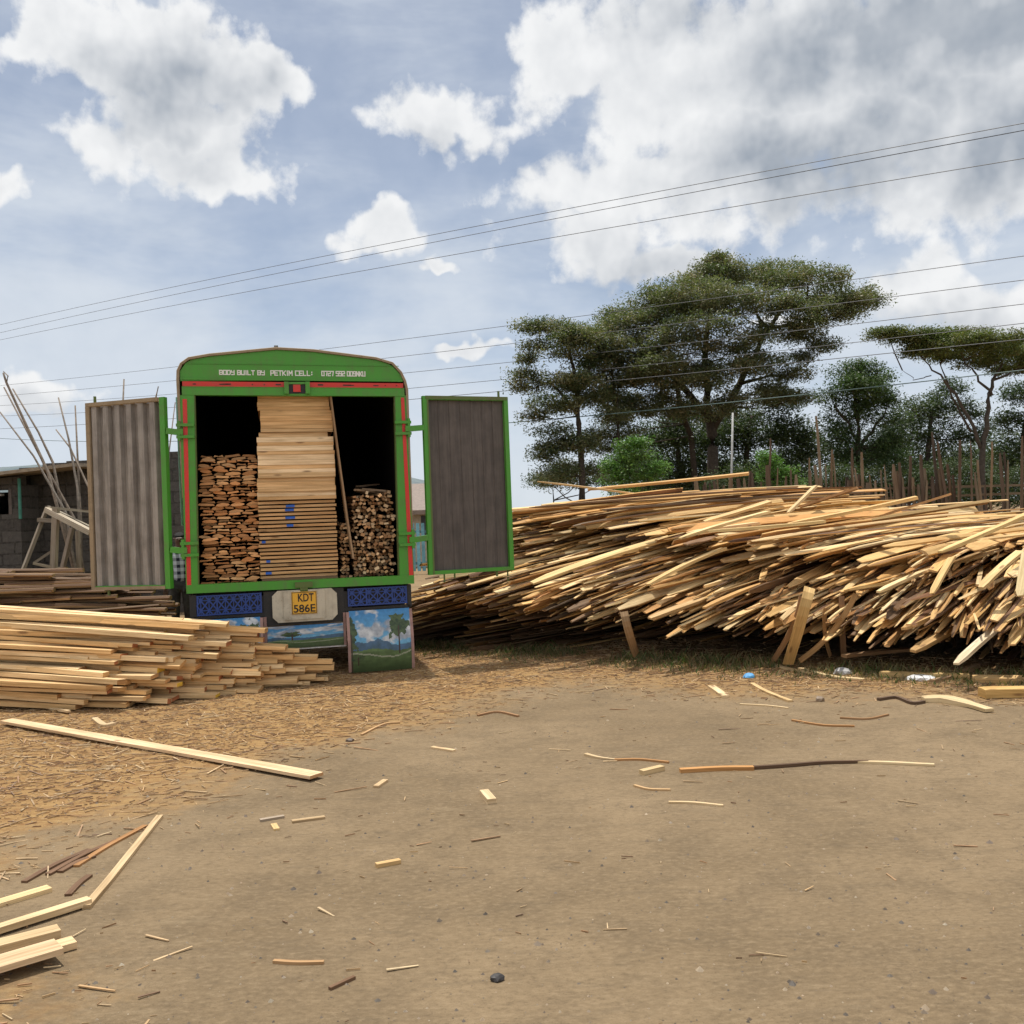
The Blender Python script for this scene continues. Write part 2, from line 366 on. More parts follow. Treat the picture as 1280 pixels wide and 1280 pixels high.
# far wooded ridges on both sides of the lorry
def ridge(pts, Y, name):
    mb = MB(); n = len(pts); D_ = 500.0
    rows = []
    for (px, py) in pts:
        t = at(px, py, Y); rows.append(t)
    ks = 7
    for j in range(ks):
        f = j / (ks - 1)
        for i in range(n):
            t = rows[i]; z = lerp(-3, t.z, math.sin(f * math.pi / 2)) + noise.noise(Vector((i * .9, j * 1.3, Y))) * 9 * f
            mb.v.append((t.x * (1 + f * .1), t.y + f * D_, z))
    for j in range(ks - 1):
        for i in range(n - 1):
            mb.f.append([j * n + i, j * n + i + 1, (j + 1) * n + i + 1, (j + 1) * n + i]); mb.c.append((1, 1, 1)); mb.uv.append(None); mb.m.append(0)
    m, k, b = new_mat(name + '_hazed_cover'); p = k.n('ShaderNodeTexCoord').outputs['Object']
    c = k.mix(k.ss(k.noise(p, .012, 6, .6), .35, .65), (0.10, 0.135, 0.15, 1), (0.15, 0.18, 0.185, 1))  # blue distance haze is painted into the colour of the wooded hills
    k.set(b.inputs['Base Color'], c); b.inputs['Roughness'].default_value = 1
    o = mb.build(name, m, smooth=True); o['kind'] = 'structure'
ridge([(-400 + i * 40, 569 + 4 * math.sin(i * 1.7) + 3 * math.sin(i * .6) + max(0, (i - 16)) * 2.0) for i in range(25)], 2600, 'far_hills')

# ------------------------------------------------------------------ lorry
PHI = R(14); LO = (-3.277, 9.75, 0)
truck = tag(empty('cargo_lorry', LO, PHI), 'green cargo lorry seen from behind with both rear doors swung open', 'lorry')
BL = 6.4                                                    # body length
def arch_z(u):                                              # outer roof line over the body width
    pts = [(-.055, 3.10), (-.05, 3.19), (-.02, 3.255), (.05, 3.308), (.25, 3.345), (.916, 3.415), (1.3, 3.395), (1.949, 3.314), (2.117, 3.263), (2.2, 3.17), (2.24, 3.08), (2.258, 2.99)]
    return pts
outer = [(-.05, .93), (-.052, 2.0)] + arch_z(0) + [(2.262, 2.0), (2.268, .92)]
def offset(poly, d):
    cx, cz = 1.1, 2.0; out = []
    for (u, z) in poly:
        su = d if u < cx else -d
        out.append((u + su * min(1, abs(u - cx) / 1.0), z - d * max(0, min(1, (z - 2.4) / .6))))
    return out
# side walls and roof: a shell from the rear frame to the headboard, painted outside, dark inside
mb = MB(); inn = offset(outer, .045)
for pl, flip, mid in ((outer, False, 0), (inn, True, 1)):
    n = len(pl); vs = [(u, .06, z) for u, z in pl] + [(u, BL, z) for u, z in pl]
    fs = [(i, i + 1, n + i + 1, n + i) if flip else (i, n + i, n + i + 1, i + 1) for i in range(n - 1)]
    mb.add(vs, fs, (1, 1, 1), None, mid)
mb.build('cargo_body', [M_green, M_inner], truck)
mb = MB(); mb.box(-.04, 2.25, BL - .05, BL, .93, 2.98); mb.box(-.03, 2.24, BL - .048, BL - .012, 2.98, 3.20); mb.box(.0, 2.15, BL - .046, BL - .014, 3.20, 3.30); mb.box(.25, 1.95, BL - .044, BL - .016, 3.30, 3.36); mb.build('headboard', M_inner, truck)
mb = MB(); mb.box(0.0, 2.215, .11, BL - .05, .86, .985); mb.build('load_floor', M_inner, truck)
# canvas edge bound over the arch
mb = MB(); rim = [(-.052, 1.9), (-.054, 2.5)] + arch_z(0) + [(2.263, 2.5), (2.268, 1.5)]
pts = [Vector((u, .03, z)) for u, z in rim]
mb.sweep(pts, [(-.05, -.006), (.05, -.006), (.05, .016), (.016, .026), (-.05, .02)], up=(0, -1, 0), roll=R(90), sc=lambda t: .5 + .5 * min(1, t * 8, (1 - t) * 8))
mb.build('canvas_edge', M_canvas, truck)
mb = MB()
pts = [Vector((u, .3, z + .012)) for u, z in arch_z(0)]
n = len(pts); vs = [p + Vector((0, .0, 0)) for p in pts] + [p + Vector((0, BL - .3, 0)) for p in pts]
mb.add(vs, [(i, n + i, n + i + 1, i + 1) for i in range(n - 1)])
mb.build('canvas_roof', M_canvas, truck, smooth=True)
# rear header: arched panel with a fold, red strip, lower green rail
hd = offset(arch_z(0), .008)
def hz(u):
    for (a, b) in zip(hd, hd[1:]):
        if a[0] <= u <= b[0]: return lerp(a[1], b[1], (u - a[0]) / max(1e-6, b[0] - a[0]))
    return hd[0][1] if u < 1 else hd[-1][1]
mb = MB(); us = [-.04 + i * 2.29 / 40 for i in range(41)]
front, back = [], []
for u in us: front.append((u, 0.0, max(3.085, hz(u)))); back.append((u, .0, 3.085))
n = len(us); vs = back + front + [(u, .05, z) for (u, _, z) in back] + [(u, .05, z) for (u, _, z) in front]
fs = [(i, i + 1, n + i + 1, n + i) for i in range(n - 1)] + [(n + i, n + i + 1, 3 * n + i + 1, 3 * n + i) for i in range(n - 1)]
mb.add(vs, fs)
hdr = mb.build('rear_header', M_green, truck)
def bar_u(mb, u0, u1, z0, z1, y0, y1, mid=0):               # a bar following the slight fall of the header to the right
    fa = lambda u: -.012 * u
    vs = []
    for y in (y0, y1):
        for (u, z) in ((u0, z0), (u1, z0), (u1, z1), (u0, z1)): vs.append((u, y, z + fa(u)))
    mb.add(vs, [(0, 1, 2, 3), (7, 6, 5, 4), (0, 4, 5, 1), (1, 5, 6, 2), (2, 6, 7, 3), (3, 7, 4, 0)], (1, 1, 1), None, mid)
mb = MB(); bar_u(mb, -.02, 2.225, 3.098, 3.113, -.012, -.001); bar_u(mb, .02, 2.19, 3.262, 3.268, -.006, -.001)
mb.build('fold_strip', M_green, hdr)
mb = MB(); bar_u(mb, -.022, .985, 3.03, 3.082, -.006, .0); r1 = mb.build('reflective_strip', M_red, truck)
mb = MB(); bar_u(mb, 1.245, 2.228, 3.03, 3.082, -.006, .0); r2 = mb.build('reflective_strip', M_red, truck)
for r_, u0 in ((r1, .0), (r2, 1.25)):
    mb = MB()
    for q in (.08, .34, .37, .40, .66, .78, .9):
        bar_u(mb, u0 + q, u0 + q + random.choice([.02, .05, .09]) * .6, 3.05, 3.058 + random.random() * .006, -.0085, -.0062)
    mb.build('marking', M_ink, r_)
mb = MB(); bar_u(mb, -.028, 2.238, 2.942, 3.03, -.012, .07); bar_u(mb, -.028, 2.238, 3.026, 3.0295, -.016, -.012); mb.build('top_rail', M_green, truck)
# latch keeper with red lamp in the middle of the header
mb = MB(); mb.box(.985, 1.03, -.05, -.013, 2.945, 3.07); mb.box(1.2, 1.245, -.05, -.013, 2.945, 3.07); mb.box(1.03, 1.2, -.03, -.013, 3.045, 3.07); lt = mb.build('latch_keeper', M_green, truck)
mb = MB(); mb.box(1.031, 1.199, -.018, -.0125, 2.95, 3.044); mb.build('recess', M_ink, lt)
mb = MB(); mb.box(1.075, 1.15, -.035, -.019, 2.965, 3.04); mb.build('marker_lamp', M_red, lt)
mb = MB(); mb.tube([(.918, .05, 3.40), (.918, .05, 3.462)], .028, .02); mb.build('roof_knob', M_black, truck, smooth=True)
# corner posts
def quad_bar(mb, a0, a1, b0, b1, y0, y1):                    # a* bottom (u,z), b* top
    vs = [(u, y, z) for y in (y0, y1) for (u, z) in (a0, a1, b1, b0)]
    mb.add(vs, [(0, 1, 2, 3), (7, 6, 5, 4), (0, 4, 5, 1), (1, 5, 6, 2), (2, 6, 7, 3), (3, 7, 4, 0)])
mb = MB(); quad_bar(mb, (-.055, .925), (.058, .925), (-.055, 2.941), (.088, 2.941), -.008, .11); pL = mb.build('corner_post', M_green, truck)
mb = MB(); quad_bar(mb, (2.112, .905), (2.268, .905), (2.138, 2.925), (2.254, 2.925), -.008, .11); pR = mb.build('corner_post', M_green, truck)
mb = MB(); quad_bar(mb, (-.046, .94), (-.005, .94), (-.024, 2.90), (.018, 2.90), -.013, -.0085); mb.build('reflective_strip', M_red, pL)
mb = MB(); quad_bar(mb, (2.215, .93), (2.262, .93), (2.197, 2.90), (2.232, 2.90), -.013, -.0085); mb.build('reflective_strip', M_red, pR)
mb = MB(); quad_bar(mb, (.06, .99), (.07, .99), (.09, 2.94), (.098, 2.94), -.004, .10); mb.build('rusty_edge', M_olive, pL)
mb = MB(); quad_bar(mb, (2.104, .99), (2.111, .99), (2.128, 2.92), (2.137, 2.92), -.004, .10); mb.build('rusty_edge', M_olive, pR)
# sill
mb = MB(); quad_bar(mb, (-.05, .926), (2.266, .905), (-.05, 1.012), (2.266, .996), -.016, .10); sill = mb.build('rear_sill', M_green, truck)
mb = MB(); mb.box(1.02, 1.2, -.05, -.017, .93, .985); mb.box(1.07, 1.15, -.045, -.0165, .88, .93); mb.build('sill_latch', M_olive, sill)
# doors, in the lorry's own frame
def loc_t(x, y):                                            # world ground point to lorry-local
    dx, dy = x - LO[0], y - LO[1]; c_, s_ = math.cos(PHI), math.sin(PHI)
    return (dx * c_ + dy * s_, -dx * s_ + dy * c_)
def door(h, o, z0, z1, corr, zo0=None, zo1=None):
    hx, hy = loc_t(*h); ox, oy = loc_t(*o)
    w = math.hypot(ox - hx, oy - hy); ang = math.atan2(oy - hy, ox - hx)
    d = empty('rear_door', (hx, hy, 0), ang, truck)
    fw = .045; sgn = -1 if ox > hx else 1                   # local -y faces the camera for the right door, +y for the left
    mb = MB()
    yf0, yf1 = sorted((sgn * .03, sgn * -.025))
    mi = 1 if corr else 0
    mb.box(0, .058, yf0, yf1, z0, z1); mb.box(w - .05, w, yf0, yf1, z0, z1, mid=mi)
    a, b = yf0 + .002, yf1 - .002
    mb.box(.058, w - .05, a, b, z0, z0 + .04); mb.box(.058, w - .05, a, b, z1 - .04, z1, mid=mi)
    fr = mb.build('door_frame', [M_green, M_canvas], d)
    mb = MB(); ys = sgn * .031; y2 = sgn * .0335; lo_, hi_ = sorted((ys, y2))
    mb.box(.03 if not corr else .075, w - .004, lo_, hi_, z1 - .034, z1 + .003)
    mb.box(.06, w - .004, lo_, hi_, z0 - .003, z0 + .03) if corr else mb.box(.045, .062, lo_, hi_, z0, z1 - .036)
    if corr: mb.box(w - .046, w - .001, lo_, hi_, z0 + .032, z1 - .036); mb.box(w + .0005, w + .003, yf0 + .003, yf1 - .003, z0 + .002, z1 - .002)
    mb.build('worn_edge', M_canvas if corr else M_olive, fr)
    mb = MB(); us = []; x = .058; e = w - .05
    if corr:
        nR = 6; pit = (e - x) / nR; prof = []
        for i in range(nR):
            q = x + i * pit
            prof += [(q, .0), (q + pit * .34, 0.0), (q + pit * .46, .05), (q + pit * .88, .05)]
        prof.append((e, 0.0))
    else:
        nR = 7; pit = (e - x) / nR; prof = []
        for i in range(nR):
            q = x + i * pit; prof += [(q, 0.0), (q + pit * .9, 0.0), (q + pit * .93, -.004), (q + pit * .97, -.004)]
        prof.append((e, 0.0))
    n = len(prof); base = -.030 if corr else -.016
    vs = [(a_, sgn * (base + b_), z) for z in (z0 + .04, z1 - .04) for a_, b_ in prof]
    fs = [(i, i + 1, n + i + 1, n + i) for i in range(n - 1)]
    mb.add(vs, fs); mb.build('door_sheet', M_corr if corr else M_flat, d)
    mb = MB()
    for (xx, zz0, zz1) in ((w - .1, z1, z1 + .07), (w * .8, z0 - .06, z0)):
        mb.tube([(xx, 0, zz0), (xx, 0, zz1)], .014)
    if not corr:
        mb.tube([(w * .18, 0, z0 - .09), (w * .18, 0, z0)], .01); mb.tube([(w * .3, 0, z0 - .05), (w * .3, 0, z0)], .01)
        mb.tube([(w * .93, 0, z0 - .12), (w * .93, 0, z0)], .009)
    mb.build('lock_rod', M_olive, d)
    return d
HL, HR_ = (-3.465, 9.72), (-.93, 10.40)
dL = door(HL, (-4.385, 10.0), .985, 2.925, True); dR = door(HR_, (-.01, 10.80), .985, 2.925, False)
tag(dL, 'grey corrugated left rear door'); tag(dR, 'dark flat panelled right rear door')
def hinge(u0, z, door_pt, side):
    hx, hy = loc_t(*door_pt); mb = MB()
    for dz in (-.075, .045):
        x0, x1 = sorted((u0 + side * -.13, u0 + side * .045)); mb.box(x0, x1, -.04, -.014, z + dz, z + dz + .03)
    mb.tube([(u0 + side * .02, -.027, z - .10), (u0 + side * .02, -.027, z + .10)], .016)
    mb.sweep([(u0 + side * -.02, -.03, z - .01), (u0 + side * .05, -.03, z - .01), (hx, hy - .03, z + .005)], rect(.03, .06))
    mb.build('hinge', M_green, truck)
hinge(-.05, 2.575, HL, -1); hinge(-.05, 1.375, HL, -1); hinge(2.25, 2.575, HR_, 1); hinge(2.25, 1.385, HR_, 1)
mb = MB(); mb.tube([(-.12, .45, 2.98), (-.11, .45, 1.62)], .012, c=(.30, .52, .44)); mb.build('side_rope', M_attr, truck)
# underbody: chassis, wheels, lattices, plate box, mudflaps
mb = MB(); mb.box(.02, 2.2, .30, .42, .60, .88); mb.box(.62, .78, .03, 6.5, .56, .86); mb.box(1.44, 1.6, .03, 6.5, .56, .86)
mb.box(-.03, .035, .02, .12, .62, .905); mb.box(2.19, 2.235, .02, .12, .66, .895)
mb.build('chassis', M_black, truck)
mb = MB(); mb.box(.70, 1.52, .018, .028, .545, .90); mb.box(.0, 2.22, .02, .06, .655, .682)
mb.build('bumper_panel', M_black, truck)
def lattice(u0, u1, z0, z1):
    mb = MB(); mb.box(u0, u1, .03, .04, z0, z1); bk = mb.build('lattice_back', M_black, truck)
    mb = MB(); y = .012; nC = int(round((u1 - u0) / .085)); cw = (u1 - u0) / nC; nR = 2; ch = (z1 - z0) / nR
    def strip(a, b, w): mb.sweep([(a[0], y + random.uniform(-.001, .001), a[1]), (b[0], y + random.uniform(-.001, .001), b[1])], rect(w, .008), up=(0, -1, 0))
    for i in range(nC):
        for j in range(nR):
            a, b = u0 + i * cw, u0 + (i + 1) * cw; c_, d_ = z0 + j * ch, z0 + (j + 1) * ch
            mu, mz = (a + b) / 2, (c_ + d_) / 2
            strip((a, c_), (b, d_), .013); strip((a, d_), (b, c_), .013); strip((mu, c_), (mu, d_), .009); strip((a, mz), (b, mz), .009)
    mb.box(u0, u1, .006, .018, z1 - .012, z1); mb.box(u0, u1, .006, .018, z0, z0 + .014)
    for u in (u0, u0 + (u1 - u0) * .3, u0 + (u1 - u0) * .74, u1 - .014): mb.box(u, u + .014, .005, .0175, z0 + .0145, z1 - .0125)
    mb.build('lattice', M_blue, bk)
lattice(.04, .68, .69, .895); lattice(1.56, 2.185, .70, .885)
# cream box carrying the plate: octagonal front with a raised middle
mb = MB(); a, b, c_, d_ = .785, 1.445, .575, .905; k_ = .055
oc = [(a + k_, c_), (b - k_, c_), (b, c_ + k_), (b, d_ - k_), (b - k_, d_), (a + k_, d_), (a, d_ - k_), (a, c_ + k_)]
vs = [(u, -.03, z) for u, z in oc] + [(u, .016, z) for u, z in oc]
mb.add(vs, [tuple(range(8))] + [(i, 8 + i, 8 + (i + 1) % 8, (i + 1) % 8) for i in range(8)])
mb.box(.90, 1.32, -.045, -.0305, .60, .898)
box = mb.build('plate_box', M_cream, truck)
mb = MB(); mb.box(.98, 1.235, -.056, -.0455, .655, .886); npl = mb.build('number_plate', M_yellow, truck)
FONT = {  # stroke lettering on a 4 x 6 grid
 'B': [[(0,0),(0,6),(3.4,6),(4,5.4),(4,3.6),(3.4,3),(0,3)],[(3.4,3),(4,2.4),(4,.6),(3.4,0),(0,0)]], 'O': [[(0,0),(0,6),(4,6),(4,0),(0,0)]], 'D': [[(0,0),(0,6),(3,6),(4,5),(4,1),(3,0),(0,0)]],
 'Y': [[(0,6),(0,3.6),(4,3.6)],[(4,6),(4,0),(0.4,0)]], 'U': [[(0,6),(0,0),(4,0),(4,6)]], 'I': [[(1,0),(1,6)]], 'L': [[(0,6),(0,0),(3.6,0)]], 'T': [[(0,6),(4,6)],[(2,6),(2,0)]],
 'P': [[(0,0),(0,6),(4,6),(4,2.7),(0,2.7)]], 'E': [[(4,6),(0,6),(0,0),(4,0)],[(0,3),(3.4,3)]], 'K': [[(0,0),(0,6)],[(4,6),(1,3),(4,0)],[(0,3),(1,3)]], 'M': [[(0,0),(0,6),(2.2,2.4),(4.4,6),(4.4,0)]],
 'C': [[(4,6),(0,6),(0,0),(4,0)]], ':': [[(1,1),(1,1.8)],[(1,4),(1,4.8)]], '0': [[(0,0),(0,6),(4,6),(4,0),(0,0)]], '7': [[(0,6),(4,6),(2.6,0)]], '2': [[(0,6),(4,6),(4,3),(0,3),(0,0),(4,0)]],
 '5': [[(4,6),(0,6),(0,3.3),(4,3.3),(4,0),(0,0)]], '9': [[(4,3),(0,3),(0,6),(4,6),(4,0),(0,0)]], 'N': [[(0,0),(0,6),(4,0),(4,6)]], '8': [[(0,0),(0,6),(4,6),(4,0),(0,0)],[(0,3),(4,3)]], '6': [[(4,6),(0,6),(0,0),(4,0),(4,3),(0,3)]]}
def write(name, parent, mat, text, u0, u1, z, h, y, thick, slope=0.0):
    adv = {' ': 3.2, 'I': 3.4, ':': 3.0, 'M': 6.0}
    tot = sum(adv.get(ch, 5.6) for ch in text) - 1.6; k = (u1 - u0) / tot; x = 0; mb = MB()
    for ch in text:
        for st in FONT.get(ch, []):
            for p, q in zip(st, st[1:]):
                P0 = Vector((u0 + (x + p[0]) * k, y, z + p[1] / 6 * h)); P1 = Vector((u0 + (x + q[0]) * k, y, z + q[1] / 6 * h))
                P0.z += slope * (P0.x - u0); P1.z += slope * (P1.x - u0)
                dd = (P1 - P0).normalized() * thick * .45
                mb.sweep([P0 - dd, P1 + dd], rect(thick, .003 + random.random() * .0006), up=(0, -1, 0))
        x += adv.get(ch, 5.6)
    return mb.build(name, mat, parent)
write('lettering', hdr, M_white, 'BODY BUILT BY', .345, .79, 3.152, .042, -.003, .0108, -.012)
write('lettering', hdr, M_white, 'PETKIM CELL:', .855, 1.275, 3.144, .046, -.003, .0108, -.012)
write('lettering', hdr, M_white, '0727 592 009NKU', 1.375, 1.825, 3.138, .046, -.003, .0108, -.012)
def plate_text(text, u0, u1, z0, h):
    cu = bpy.data.curves.new('lettering', 'FONT'); cu.body = text; cu.size = 1.0; cu.extrude = .02; cu.offset = .018
    o = bpy.data.objects.new('lettering', cu); col.objects.link(o); bpy.context.view_layer.update()
    me = bpy.data.meshes.new_from_object(o.evaluated_get(bpy.context.evaluated_depsgraph_get())); bpy.data.objects.remove(o)
    xs = [v.co.x for v in me.vertices]; ys = [v.co.y for v in me.vertices]; kx = (u1 - u0) / (max(xs) - min(xs)); ky = h / (max(ys) - min(ys))
    for v in me.vertices: v.co = Vector((u0 + (v.co.x - min(xs)) * kx, -.0575 - v.co.z * .05, z0 + (v.co.y - min(ys)) * ky))
    me.materials.clear(); me.materials.append(M_ink); q = bpy.data.objects.new('lettering', me); col.objects.link(q); q.parent = npl
plate_text('KDT', 1.045, 1.205, .784, .082); plate_text('586E', .998, 1.218, .672, .082)
mb = MB()
for (a0, b0, c0, d0) in ((.982, 1.233, .876, .882), (.982, 1.233, .659, .664), (.983, .988, .665, .875), (1.227, 1.232, .665, .875)): mb.box(a0, b0, -.0585, -.0562, c0, d0)
mb.build('plate_border', M_ink, npl)
# painted landscape flaps: the picture is the flap's own colour, painted point by point
def landscape(u, v, seed, trees):
    n = lambda x, y, s: noise.fractal(Vector((x * s, y * s, seed * 7.3)), 1.0, 2.0, 4)
    hor = .36 + .05 * n(u, .2, 3)
    if v > hor:
        t = (v - hor) / (1 - hor); c = Vector((.16, .42, .62)).lerp(Vector((.035, .20, .46)), t)
        cl = n(u, v * 1.5, 4.2) + .45 - abs(t - .5) * 1.1
        if cl > .12: c = c.lerp(Vector((.62, .64, .66)).lerp(Vector((.28, .31, .36)), max(0, min(1, .5 + n(u + 3, v, 7)))), min(1, (cl - .12) * 3))
        mt = .14 + .16 * max(0, n(u, 9, 2.3) + .35)
        if t < mt: c = Vector((.075, .16, .30)).lerp(Vector((.05, .10, .14)), .5 + .5 * n(u, v, 9))
    else:
        t = v / hor; c = Vector((.035, .06, .02)).lerp(Vector((.13, .21, .07)), t * (.7 + .5 * n(u * .6, v * 3, 6)))
        if abs(v - hor * .8 - .05 * math.sin(u * 5 + seed)) < .012: c = Vector((.30, .32, .22))
    for (tu, tv, ru, rv) in trees:
        q = math.hypot((u - tu) / ru, (v - tv) / rv) + .55 * n(u + seed, v, 11)
        if q < .95: c = Vector((.022, .05, .022)).lerp(Vector((.07, .11, .04)), max(0, min(1, .5 + n(u, v, 16))))
        if abs(u - tu) < .011 and tv - rv * 2.2 < v < tv: c = Vector((.05, .03, .02))
    return c
def picture(name, corners, curve, seed, trees, nu=90, nv=80):
    (a, b), (c_, d_) = corners                               # bottom-left (u,z) and top-right
    mb = MB(); vs = []
    for j in range(nv + 1):
        v = j / nv
        for i in range(nu + 1): vs.append((lerp(a, c_, i / nu), curve(v), lerp(b, d_, v)))
    for p in vs: mb.v.append(p)
    W_ = nu + 1
    for j in range(nv):
        for i in range(nu):
            mb.f.append([j * W_ + i, j * W_ + i + 1, (j + 1) * W_ + i + 1, (j + 1) * W_ + i]); mb.m.append(0); mb.uv.append(None)
            mb.c.append(tuple(landscape((i + .5) / nu, (j + .5) / nv, seed, trees)))
    return mb
def flap(name, u0, u1, z0, z1, bulge, seed, trees, edges=True):
    cv = lambda v: -.02 - bulge * math.sin((1 - v) * 2.2) if bulge else -.004
    mb = picture(name, ((u0, z0), (u1, z1)), cv, seed, trees); fl = mb.build(name, M_paintpic, truck, smooth=True)
    mb = MB()                                                # rubber back
    vs = [];  N = 24
    for j in range(N + 1):
        v = j / N
        for u in (u0 - .002, u1 + .002): vs.append((u, cv(v) + .007, lerp(z0, z1, v)))
    mb.add(vs, [(2 * j + 1, 2 * j, 2 * j + 2, 2 * j + 3) for j in range(N)]); mb.build('rubber_back', M_rubber, fl)
    if edges:
        for u in (u0 - .012, u1 + .012):
            mb = MB(); mb.sweep([(u, cv(j / N) - .002, lerp(z0 + .01, z1 - .01, j / N)) for j in range(N + 1)], rect(.03, .008), up=(0, -1, 0), c=(.34, .20, .17)); mb.build('edge_trim', M_attr, fl)
    return fl
tag(flap('mudflap', 1.56, 2.20, .012, .652, .09, 2.0, [(.02, .62, .10, .30), (.80, .72, .16, .20), (.12, .25, .10, .06)]), 'full right mudflap painted with trees, hills and a cloudy sky')
tag(flap('mudflap', .045, .66, .012, .650, .09, 5.0, [(.38, .76, .14, .17), (.86, .74, .17, .20)]), 'left mudflap painted with two dark trees, half hidden by planks')
tag(flap('painted_panel', .725, 1.50, .30, .535, 0, 8.0, [(.32, .62, .12, .12)], False), 'painted strip of green fields below the plate')
mb = MB(); mb.box(.69, 1.53, .012, .03, .285, .298); mb.box(.69, .722, -.006, .012, .30, .64, (.34, .20, .17)); mb.box(1.503, 1.53, -.006, .012, .30, .64, (.34, .20, .17)); mb.build('panel_trim', M_attr, truck)
def wheel(u, y, w):
    mb = MB(); n = 28; prof = [(-w / 2, .30), (-w / 2, .46), (-w / 2 + .03, .50), (w / 2 - .03, .50), (w / 2, .46), (w / 2, .30)]
    vs = []
    for i in range(n):
        a = 2 * math.pi * i / n
        for (x, r) in prof: vs.append((x, r * math.cos(a), r * math.sin(a)))
    k = len(prof); mb.add(vs, [(i * k + j, i * k + j + 1, ((i + 1) % n) * k + j + 1, ((i + 1) % n) * k + j) for i in range(n) for j in range(k - 1)])
    e = empty('wheel', (u, y, .5), 0, truck); mb.build('tyre', M_rubber, e, smooth=True)
    mb = MB(); mb.tube([(-w * .3, 0, 0), (w * .3, 0, 0)], .299, k=28); mb.tube([(-w * .42, 0, 0), (w * .42, 0, 0)], .1, k=12); mb.build('rim', M_steel, e)
for u in (.16, .44, 1.78, 2.06): wheel(u, .95, .26)
for u in (.2, 2.02): wheel(u, 7.3, .28)
# driver's cab ahead of the body
mb = MB(); cb = [(6.6, .75), (8.35, .75), (8.4, 1.5), (8.15, 2.55), (7.9, 2.72), (6.6, 2.72)]
vs = [(.02, y, z) for y, z in cb] + [(2.2, y, z) for y, z in cb]; n = len(cb)
mb.add(vs, [tuple(range(n)), tuple(range(2 * n - 1, n - 1, -1))] + [(i, n + i, n + (i + 1) % n, (i + 1) % n) for i in range(n)])
cab = mb.build('cab', M_white, truck)
for x in (.0165, 2.2035):
    mb = MB(); a, b = (x - .003, x + .003); mb.box(a, b, 6.95, 7.95, 1.6, 2.4); mb.build('cab_window', M_ink, cab)

# ------------------------------------------------------------------ timber loaded in the lorry (things of their own)
tm = Matrix.Translation(LO) @ Matrix.Rotation(PHI, 4, 'Z')
PINE, PALE, ORANGE, BARK, GREYW = (.72, .46, .225), (.86, .65, .41), (.56, .30, .115), (.135, .075, .042), (.235, .18, .13)
def placed(mb, name, mat, origin, label, cat, group):
    """build in lorry coordinates, leave as a top-level thing"""
    o = mb.build(name, mat, None, loc=origin); o.matrix_world = tm @ Matrix.Translation(origin)
    return tag(o, label, cat, group)
G1 = 'bark edged boards stacked in the left of the lorry'
z = .992; row = 0; nb = 0
while z < 2.345:
    u = .085 + random.uniform(-.02, .04); rh = random.uniform(.028, .037)
    while u < .655:
        w = random.uniform(.09, .175); w = min(w, .69 - u); th = random.uniform(.019, .027)
        if w > .06:
            y0 = random.uniform(.13, .26) + max(0, z - 2.2) * 1.6; tilt = random.uniform(-.12, .12); zz = z + random.uniform(0, .008) + .018
            sag = random.uniform(-.012, .014)
            mb = MB()
            prof = [(-w / 2, -th * .35), (-w * .25, -th / 2 - sag), (w * .25, -th / 2 - sag), (w / 2, -th * .35), (w * .40, th / 2 - sag * .5), (0, th / 2 + sag), (-w * .40, th / 2 - sag * .5)]
            ec = jit(random.choice([(.68, .34, .145), (.58, .28, .115), (.76, .43, .20), (.50, .23, .09)]), .2)
            mb.sweep([(u + w / 2, y0, zz), (u + w / 2, 3.4, zz)], prof, c=[BARK, jit(PINE), BARK, jit((.3, .18, .09)), BARK, BARK, BARK], cend=ec, roll=tilt)
            placed(mb, 'bark_edged_board', M_slab, (u + w / 2, y0, zz), 'bark-edged board end in the tight left stack inside the green lorry', 'board', G1); nb += 1
        u += w + random.uniform(.002, .012)
    z += rh
# middle: sawn boards stacked crosswise
z = 1.03; i = 0
mb = MB(); mb.box(.69, 1.47, .10, .9, .988, 1.026, jit((.20, .12, .07))); placed(mb, 'base_board', M_wood, (1.08, .1, 1.0), 'dark bearer board under the middle stack in the lorry', 'board', 'crosswise boards in the lorry')
low = []
while z < 1.83:
    th = .0265; sh_ = random.uniform(-.008, .008)
    mb = MB(); y0 = .12 + random.uniform(0, .03)
    a, b = .675 + sh_, 1.478 + random.uniform(-.01, .01)
    zt = z + th; c1 = jit((.60, .36, .17), .14)
    mb.sweep([(a, y0 + .4, (z + zt) / 2), (b, y0 + .4, (z + zt) / 2 - .002)], rect(.8, th), c=[(.36, .19, .09), c1, jit(PALE), c1], cend=(.42, .23, .11))
    o = placed(mb, 'crosswise_board', M_wood, (a, y0, z), 'brown sawn board in the gapped lower half of the middle lorry stack', 'board', 'crosswise boards in the lorry'); low.append((o, a, y0, z))
    # spacer in the shade behind the gap
    z += .041
for idx, us in ((1, (.73, .79)), (4, (.74, .78)), (9, (.70, .74)), (13, (.96, 1.03)), (15, (.95, 1.05)), (17, (.95, 1.04)), (18, (.96, 1.05))):
    if idx < len(low):
        o, a, y0, zz = low[idx]; mb = MB(); mb.box(us[0], us[1], y0 - .003, y0 + .002, zz + .002, zz + .0275, (.02, .11, .5))
        p_ = mb.build('paint_mark', M_attr); p_.parent = o; p_.location = (-a, -y0, -zz)
z_up = z
